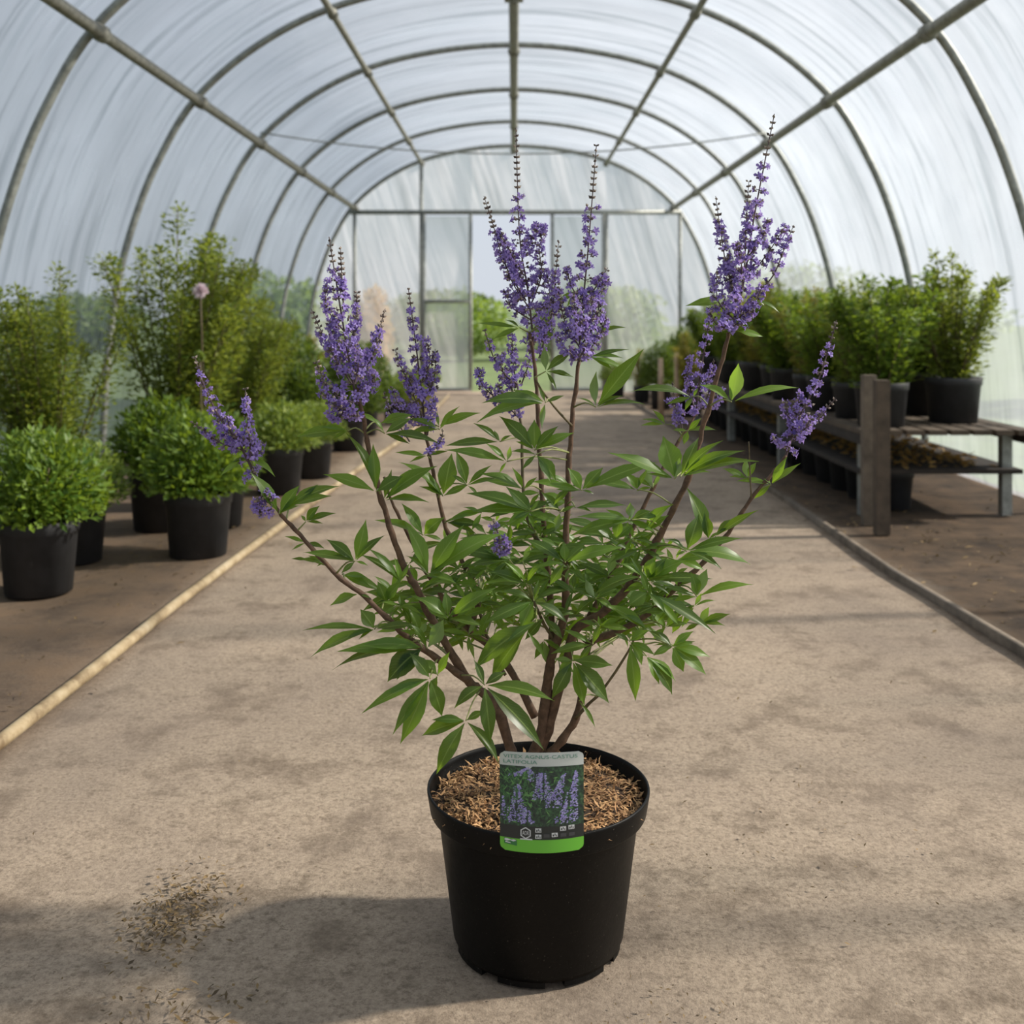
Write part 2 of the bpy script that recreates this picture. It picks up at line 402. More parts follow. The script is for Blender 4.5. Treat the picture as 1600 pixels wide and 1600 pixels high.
def pot_mesh(r, h, mb=None, seg=28):
    mb = mb or MB()
    lathe(mb, [(0.001, .004), (r*.80, .004), (r*.80, 0), (r*.83, 0), (r*.955, h*.82), (r, h*.83), (r*1.01, h*.99), (r, h), (r*.965, h), (r*.93, h*.86), (r*.93, h*.84), (.001, h*.84)], (0, 0, 0), seg)
    return mb
protos = {}
def potted(kind, potr, poth, r, h, nl, ls, fm, seed, wl=.45):
    key = (kind, potr, poth, r, h, nl, ls, fm, seed)
    if key in protos: return copy_tree(protos[key])
    root = empty('potted_plant', (0, 0, 0))
    pm = pot_mesh(potr, poth).build('pot', M['pot2'], root)
    sm = MB(); lathe(sm, [(potr*.93, poth*.87), (potr*.5, poth*.89), (.001, poth*.9)], (0, 0, 0), 20); sm.build('compost', M['dark_soil'], root)
    f, s = bush_mesh(kind, r, h, nl, ls, seed, wl)
    f.v = [(a, b, c+poth*.86) for a, b, c in f.v]; s.v = [(a, b, c+poth*.87) for a, b, c in s.v]
    s.build('stems', M['stem_green'], root)
    tag(f.build('foliage', M[fm], root, smooth=False), None, None, None, 'stuff')
    protos[key] = root
    return root
used = set()
def place(o, x, y, z, rot, s, label, cat='plant', group=None):
    o.location = (x, y, z); o.rotation_euler = (0, 0, rot); o.scale = (s, s, s)
    tag(o, label, cat, group)
LOW = ('mound', .125, .235, .20, .32, 3600, .036, 'fol_mid', 11)
LOWB = ('mound', .12, .22, .20, .25, 3600, .028, 'fol_lite', 12)
TALL = ('upright2', .14, .26, .41, 1.18, 17000, .036, 'fol_tall', 13)
MED = ('mound', .15, .28, .30, .62, 5200, .045, 'fol_dark', 14)
DARKT = ('upright', .15, .26, .33, .85, 4200, .05, 'fol_dark', 15)
YEL = ('upright', .13, .24, .26, .62, 3000, .04, 'fol_yel', 16)
BEN = ('upright', .115, .19, .27, .55, 4200, .040, 'fol_mid', 17)
BENY = ('upright', .115, .19, .25, .58, 3600, .036, 'fol_tall', 18)
BENO = ('upright', .115, .19, .22, .62, 3000, .036, 'fol_yel', 19)
GL = 'potted plants along the left side of the tunnel'
left = [
 (LOW, -1.19, 4.10, 1.0, 'nearest low bushy bright green plant in a wide black pot beside the yellow pipe'),
 (LOW, -1.50, 4.62, 1.05, 'bushy green plant in a black pot standing behind the nearest pot on the left'),
 (LOW, -1.27, 4.68, .92, 'small black pot of green leaves half hidden behind the nearest left pot'),
 (LOWB, -1.20, 5.55, 1.05, 'low pale green mound of small leaves in a black pot, left of the path'),
 (LOWB, -1.13, 6.10, .95, 'smaller pale green mound in a black pot just beyond the first pale mound'),
 (LOWB, -1.62, 4.0, 1.0, 'pale green mound behind the front left pots, away from the path'),
 (TALL, -1.60, 5.15, 1.10, 'tall airy green shrub rising nearest the left tunnel wall'),
 (TALL, -1.86, 4.40, .86, 'tall airy shrub at the left frame edge close to the wall'),
 (TALL, -1.50, 5.95, .84, 'second tall airy shrub beyond the tallest one on the left'),
 (MED, -1.42, 6.75, .95, 'dark rounded bush in a large black pot behind the pale mounds'),
 (MED, -1.12, 7.35, .80, 'dark bush in a black pot close to the path edge, far side of pale mounds'),
 (DARKT, -1.88, 7.0, .82, 'dark upright shrub next to the left wall half way down'),
 (MED, -1.15, 8.3, .8, 'dark green bush beside the path two thirds down the left side'),
 (YEL, -1.62, 8.4, .95, 'yellowish green upright plant at the left wall'),
 (LOWB, -1.0, 9.2, .9, 'small pale green potted plant far down the left path edge'),
 (MED, -1.5, 9.6, .85, 'dark bush far down the left side near the end wall'),
 (LOWB, -1.0, 10.4, .9, 'small pale green pot plant near the far left corner'),
 (YEL, -1.5, 11.2, .8, 'yellow green plant standing in the far left corner'),
 (YEL, -.78, 9.0, .42, 'small brownish tuft in a tiny pot by the far left path edge'),
 (LOWB, -2.0, 3.4, 1.0, 'pale green mound by the left wall nearest the camera'),
 (LOW, -1.55, 3.55, 1.0, 'bright green bush in a black pot at the very front of the left row'),
]
for i, (k, x, y, s, lb) in enumerate(left): place(potted(*k), x, y, 0, R.uniform(0, 6.28), s, lb, 'plant', GL)
# pink bloom and pale bloom on the tall shrub
for (px, py, D, s) in ((313, 455, 4.75, .036), (312, 556, 4.6, .025)):
    fr = empty('pale_bloom', P(px, py+90, D)); tag(fr, ('pale pink' if py < 500 else 'greenish white')+' round bloom on a thin stalk in front of the tall left shrub', 'flower')
    c = P(px, py, D); m_ = MB()
    for _ in range(70):
        d = rv(); blade(m_, c, d, rv(), s*1.1, s*.8)
    m_.build('bloom', M['pink' if py < 500 else 'fol_lite'], fr, False)
    m_ = MB(); tube(m_, [c, P(px+2, py+60, D), P(px+6, py+190, D)], .004, 6); m_.build('stalk', M['stem_green'], fr)

# yellow pipe on the left edge
mb = MB(); tube(mb, smooth_path([(-1.16, -1, .016), (-1.05, 2.6, .016), (-1.035, 3.3, .016), (-.985, 4.5, .016), (-.90, 6.3, .016), (-.80, 8.3, .016), (-.74, 12.3, .016)], 6), .0155, 10)
hm, t, p, o = mat('faded_yellow_pipe'); tc = N(t, 'ShaderNodeTexCoord').outputs['Object']
t.links.new(ramp(t, [(.35, (.15, .10, .05)), (.5, (.32, .245, .14)), (.7, (.46, .38, .26))], noisetex(t, 7, 5, .7, tc)), p.inputs['Base Color']); p.inputs['Roughness'].default_value = .7
tag(mb.build('water_pipe', hm), 'long faded yellow pipe lying along the left edge of the path', 'pipe')
# edging board on the right
mb = MB(); xs = [(1.36, 2.6), (1.31, 3.8), (1.325, 5.3), (1.30, 8), (1.25, 12)]
for (xa, ya), (xb, yb) in zip(xs, xs[1:]):
    mb.add([(xa-.012, ya, -.01), (xa+.012, ya, -.01), (xb+.012, yb, -.01), (xb-.012, yb, -.01), (xa-.012, ya, .022), (xa+.012, ya, .022), (xb+.012, yb, .022), (xb-.012, yb, .022)], [(4, 5, 6, 7), (0, 1, 5, 4), (0, 4, 7, 3), (1, 2, 6, 5), (2, 3, 7, 6)])
tag(mb.build('edging_board', M['wood']), 'weathered timber edging along the right side of the path', 'edging', None, None)

# ------------------------------------------------------------------ right bench and plants
bench = empty('bench', (1.9, 7.0, 0)); tag(bench, 'long low slatted wooden bench carrying potted plants on the right', 'bench')
BX0, BX1, BY0, BY1, BZ = 1.52, 2.30, 4.75, 9.6, .40
for i in range(8):
    x = BX0+(BX1-BX0)*(i+.02)/8; m_ = MB(); box(m_, (x, BY0, BZ-.022), (x+.078, BY1, BZ)); m_.build('slat', M['wood_mid'], bench, False)
for x in (BX0, BX1-.04):
    m_ = MB(); box(m_, (x, BY0, BZ-.065), (x+.035, BY1, BZ-.024)); m_.build('side_rail', M['wood_dark'], bench, False)
for y in (4.9, 6.4, 7.9, 9.4):
    for x in (BX0+.04, BX1-.1):
        m_ = MB(); box(m_, (x, y, 0), (x+.045, y+.045, BZ-.024)); m_.build('leg', M['steel'], bench, False)
m_ = MB(); box(m_, (BX0+.02, BY0+.1, .195), (BX1-.03, BY1-.1, .215)); m_.build('shelf', M['wood_dark'], bench, False)
for i, (x, y, z) in enumerate(((1.50, 4.66, .645), (1.485, 4.45, .635))):
    m_ = MB(); box(m_, (x, y, 0), (x+.055, y+.05, z)); 
    tag(m_.build('timber_post', M['wood' if i == 0 else 'wood_mid'], None, False), ('grey timber post at the near end of the bench' if i == 0 else 'brown timber post right of the grey one, at the frame edge'), 'post')
GR = 'potted plants on the right hand bench'
rows = []
yy = 4.95; i = 0
ords = ['nearest', 'second', 'third', 'fourth', 'fifth', 'sixth', 'seventh', 'eighth', 'ninth', 'tenth', 'eleventh', 'twelfth']
while yy < 9.5 and i < 12:
    k = (BEN, BENY, BEN, BENY)[i % 4]
    if i in (3, 6): k = BENO
    col = 'leafy green' if k is BEN else ('orange tinged' if k is BENO else 'pale green')
    place(potted(*k), 1.67+.03*math.sin(i*3), yy, BZ, R.uniform(0, 6), R.uniform(.88, 1.06), '%s shrub in a black pot, %s along the front row of the bench' % (col, ords[i]), 'plant', GR)
    k2 = (BENY, BEN, BEN)[i % 3]
    place(potted(*k2), 2.07+.03*math.sin(i*2), yy+.18, BZ, R.uniform(0, 6), R.uniform(.95, 1.15), '%s shrub in a black pot, %s along the back row of the bench' % ('pale green' if k2 is BENY else 'leafy green', ords[i]), 'plant', GR)
    yy += .40; i += 1
for i, (k, x, y, s, lb) in enumerate([
 (YEL, 1.62, 10.0, .95, 'orange tinged tall plant in a black pot just beyond the bench'),
 (YEL, 2.0, 9.9, 1.15, 'yellowing tall plant beyond the bench against the right wall'),
 (MED, 1.45, 10.7, .75, 'dark bush in a black pot on the ground past the bench'),
 (YEL, 1.35, 11.5, .7, 'yellow green plant on the ground near the far right corner'),
 (MED, 1.8, 11.4, .9, 'dark rounded bush by the far right corner'),
 (LOWB, 1.15, 12.3, .9, 'small pale green plant on the ground beside the right door leaf'),
 (MED, 1.95, 12.4, .8, 'dark bush touching the end wall on the right'),
 (LOWB, -.98, 12.2, .8, 'small pale green plant on the ground beside the left door leaf'),
]): place(potted(*k), x, y, 0, R.uniform(0, 6), s, lb, 'plant', 'potted plants near the far end of the tunnel')
for i, (px, y0_, y1_, D) in enumerate(((1033, 606, 560, 9.7), (1058, 596, 552, 9.9))):
    a_, b_ = P(px, y0_, D), P(px-1, y1_, D); m_ = MB(); tube(m_, [(a_.x, a_.y, 0), b_], [.026, .020], 8)
    tag(m_.build('wooden_stake', M['stake']), ('left' if i == 0 else 'right')+' of two pale wooden stakes standing before the far right plants', 'stake')
npn = 0
ordw = ['nearest', 'second', 'third', 'fourth', 'fifth', 'sixth', 'seventh', 'eighth', 'ninth', 'tenth', 'eleventh', 'twelfth', 'thirteenth', 'fourteenth', 'fifteenth', 'sixteenth']
np_me = None
for k_ in range(16):  # invented row of black pots, added to darken the space below the bench
    y_ = 5.12+.28*k_
    if min(abs(y_-q) for q in (6.42, 7.92, 9.42)) < .02: y_ += .02
    if np_me is None:
        o_ = pot_mesh(.118, .18).build('added_dark_pot', M['pot2']); np_me = o_
    else:
        o_ = np_me.copy(); C.objects.link(o_)
    place(o_, 1.76, y_, 0, k_*.7, 1, 'added empty black pot darkening the space under the bench, %s from the camera' % ordw[k_], 'pot', 'added dark pots under the bench')
# plants shaded beneath the bench and old leaves
mb = MB(); rr = random.Random(3)
for _ in range(1500):
    p = Vector((rr.uniform(BX0+.12, BX1-.15), rr.uniform(BY0+.15, BY1-.15), .217+rr.random()*.03)); blade(mb, p, rv(rr)*Vector((1, 1, .3)), Vector((0, 0, 1))+rv(rr)*.4, .05, .03)
tag(mb.build('dry_leaves', M['fol_or'], None, False), 'orange brown dead leaves heaped on the shelf under the bench', 'leaves', None, 'stuff')

# ------------------------------------------------------------------ outside greenery
def outdoor(name, cx, cy, r, h, n, ls, fm, label, seed, cat='tree'):
    rr = random.Random(seed); root = empty(name, (cx, cy, -.06)); tag(root, label, cat)
    m_ = MB()
    for _ in range(n):
        d = rv(rr); q = rr.random()**.4
        lump = 1+.25*noise.noise(Vector((d.x*2+seed, d.y*2, d.z*2)))
        p = Vector((cx+d.x*r*q*lump, cy+d.y*r*q*lump, max(.0, h*.52+d.z*h*.5*q*lump)))
        blade(m_, p, d+rv(rr), d+Vector((0, 0, .6)), ls*rr.uniform(.6, 1.3), ls*.6)
    tag(m_.build('crown', M[fm], root, False), None, None, None, 'stuff')
    m_ = MB(); tube(m_, [(cx, cy, -.06), (cx, cy, h*.3), (cx+.05*r, cy, h*.6)], [.08*h/2, .06*h/2, .03*h/2], 8); m_.build('trunk', M['bark'], root)
outdoor('orange_shrub', -1.80, 13.9, .24, 1.28, 1500, .08, 'fol_or', 'orange leaved shrub blurred behind the left part of the end wall', 31, 'shrub')
outdoor('green_shrub', -1.15, 24, 1.15, 1.35, 4200, .10, 'fol_mid', 'bright green shrub seen through the open doorway', 32, 'shrub')
outdoor('green_shrub', 1.35, 24.5, 1.15, 1.3, 4200, .10, 'fol_dark', 'dark green shrub seen through the doorway at right', 33, 'shrub')
hx = [(-14, 9, 1.1), (-12, 30, 1.5), (-6.1, 27, 1.9), (-2.0, 31, 1.6), (2.6, 33, 1.9), (7.0, 27, 2.2), (12, 31, 1.6), (14, 10, 1.1), (-7.4, 5, .9), (-7.4, 10.5, 1.1), (7.5, 5, .9), (7.5, 11, 1.1)]
nm = ['far left', 'left background', 'behind the left end wall', 'straight ahead through the doorway', 'through the doorway slightly right', 'behind the right end wall', 'right background', 'far right', 'outside the left film, nearer', 'outside the left film, farther', 'outside the right film, nearer', 'outside the right film, farther']
for i, ((x, y, h), s) in enumerate(zip(hx, nm)):
    outdoor('hedge_bush', x, y, 2.0, h, 3200, .2, ('fol_mid', 'fol_dark')[i % 2], 'rounded green hedge bush outside the tunnel, '+s, 40+i, 'shrub')

# ------------------------------------------------------------------ the potted vitex
PD = 1.561; PX = (841-CX)/F*PD
shrub = empty('potted_shrub', (PX, PD, 0)); tag(shrub, 'large shrub with violet flower spikes in a black pot on the path', 'plant')
ZR = .222
mb = MB()
lathe(mb, [(.001, .012), (.116, .012), (.118, .008), (.1185, .012), (.1215, .016), (.143, ZR-.036), (.1445, ZR-.034), (.1535, ZR-.033), (.1545, ZR-.031), (.159, ZR-.004), (.1588, ZR-.001), (.157, ZR), (.1555, ZR-.001), (.1545, ZR-.006), (.1495, ZR-.03), (.138, ZR-.04), (.13, .14), (.001, .14)], (PX, PD, 0), 96)
mb.build('pot', M['pot'], shrub)
for k in range(8):                                            # feet under the base, gaps for drainage
    a0 = 2*PI*k/8+.28; m_ = MB(); vs = []
    for r_ in (.098, .1175):
        for j in range(5):
            a = a0+.56*j/4
            vs += [(PX+r_*math.cos(a), PD+r_*math.sin(a), 0), (PX+r_*math.cos(a), PD+r_*math.sin(a), .014)]
    fs = []
    for j in range(4):
        a = 2*j; b = 10+2*j
        fs += [(b, b+2, b+3, b+1), (a, a+1, a+3, a+2), (a+1, b+1, b+3, a+3), (a, a+2, b+2, b)]
    fs += [(0, 10, 11, 1), (8, 9, 19, 18)]
    m_.add(vs, fs); m_.build('pot_foot', M['pot'], shrub, False)
# soil mound
mb = MB(); vs = []; n_ = 48; rings = 16
def soil_z(x, y):
    d = math.hypot(x, y)
    return ZR-.022+.012*(1-(d/.15)**2)+.006*noise.noise(Vector((x*28, y*28, 5)))+.003*noise.noise(Vector((x*80, y*80, 1)))
for i in range(rings+1):
    r_ = .1505*i/rings
    for j in range(n_):
        a = 2*PI*j/n_; x, y = r_*math.cos(a), r_*math.sin(a); vs.append((PX+x, PD+y, soil_z(x, y)))
mb.add(vs, [(i*n_+j, (i+1)*n_+j, (i+1)*n_+(j+1) % n_, i*n_+(j+1) % n_) for i in range(rings) for j in range(n_)])
mb.build('compost', M['soil'], shrub)
mb = MB(); rr = random.Random(21)
for _ in range(5200):
    a = rr.uniform(0, 2*PI); q = .148*math.sqrt(rr.random()); x, y = q*math.cos(a), q*math.sin(a)
    hz = noise.noise(Vector((x*40, y*40, 9)))
    if hz < -.18 and rr.random() < .75: continue
    p = Vector((PX+x, PD+y, soil_z(x, y)+rr.random()*.007))
    d = Vector((rr.gauss(0, 1), rr.gauss(0, 1), rr.gauss(0, .28))).normalized(); L = rr.uniform(.006, .017); W = rr.uniform(.0008, .0022)
    s = d.cross(Vector((0, 0, 1))+rv(rr)*.4).normalized()*W; u = Vector((0, 0, 1))*L*rr.uniform(-.05, .22); c2 = s.normalized()*L*rr.uniform(-.3, .3)
    q2 = p+d*L*.5+u+c2; q3 = p+d*L
    mb.add([p-s*.6, p+s*.6, q2+s, q2-s, q3], [(0, 1, 2, 3), (3, 2, 4)])
tag(mb.build('bark_mulch', M['fibre'], shrub, False), None, None, None, 'stuff')

# stems: (list of (px, py, D)), r0, r1 in metres
SW = .00092
def dd(seq, D0, D1):
    n = len(seq); return [(x, y, D0+(D1-D0)*i/(n-1)) for i, (x, y) in enumerate(seq)]
STEMS = [
 (dd([(805,1192),(799,1175),(777,1109),(754,1082),(731,1063),(699,1008),(672,964),(651,920),(633,890),(612,835),(597,783),(583,728),(573,690),(568,655),(560,620),(560,606)], 1.56, 1.50), .0095, .0026),
 (dd([(731,1063),(690,1034),(659,1012),(632,992),(607,968),(570,932),(532,904),(487,856),(454,820),(436,800),(415,768),(400,745)], 1.53, 1.47), .006, .0024),
 (dd([(836,1120),(800,1050),(760,1004),(736,986),(748,936),(729,890),(701,835),(689,797),(676,735),(667,687),(664,665)], 1.57, 1.60), .0065, .0024),
 (dd([(736,986),(715,965),(701,949),(679,912),(660,885),(640,840),(620,800),(607,770),(600,745)], 1.585, 1.58), .005, .002),
 (dd([(826,1195),(845,1150),(854,1078),(861,1030),(878,980),(883,940),(884,880),(886,800),(889,730),(893,665),(899,610),(905,565)], 1.56, 1.54), .0100, .0030),
 (dd([(861,1030),(862,960),(855,880),(848,800),(846,750),(842,690),(840,640),(836,575),(828,520)], 1.57, 1.61), .006, .0028),
 (dd([(848,860),(824,810),(817,750),(815,675),(809,630)], 1.58, 1.63), .0038, .002),
 (dd([(838,1192),(856,1140),(872,1080),(887,1030),(898,986),(937,960),(972,929),(1005,885),(1025,848),(1050,800),(1075,750),(1090,700),(1105,645),(1122,585),(1134,540),(1140,515)], 1.565, 1.50), .0095, .0030),
 (dd([(846,1192),(856,1181),(878,1157),(900,1122),(912,1070),(920,1008),(968,986),(1007,964),(1045,929),(1069,907),(1101,877),(1121,855),(1154,809),(1174,778),(1198,750),(1215,730),(1228,712)], 1.555, 1.56), .0075, .0024),
 (dd([(900,1122),(920,1100),(942,1078),(981,1019),(990,1000)], 1.55, 1.50), .0030, .0016),
 (dd([(895,990),(905,993),(922,1006)], 1.56, 1.56), .004, .004),
 (dd([(915,975),(940,930),(964,881),(990,824),(1021,761),(1040,725),(1060,690),(1078,665),(1088,645)], 1.58, 1.66), .0055, .002),
 (dd([(893,665),(870,640),(848,612),(835,590)], 1.54, 1.52), .0022, .0016),
 (dd([(834,939),(850,975),(872,1010)], 1.53, 1.56), .002, .003),
 (dd([(1174,778),(1172,740),(1170,690)], 1.55, 1.55), .0016, .001),
 (dd([(745,945),(752,965),(770,1020),(790,1055)], 1.6, 1.58), .0022, .003),
]
for pts, r0, r1 in STEMS:
    w3 = [P(*p) for p in pts]; w3 = smooth_path(w3, 4); n = len(w3)
    for i in range(1, n-1): w3[i] += rv()*r0*.12
    r0 *= .9; r1 *= .85
    rad = [(r0+(r1-r0)*(i/(n-1))**.8)*(1+.09*math.sin(i*1.7+r0*999)+(.12 if i % 8 == 0 else 0)) for i in range(n)]
    m_ = MB(); tube(m_, w3, rad, 9); m_.build('stem', M['bark'] if r0 > .004 else M['stem_green'], shrub)

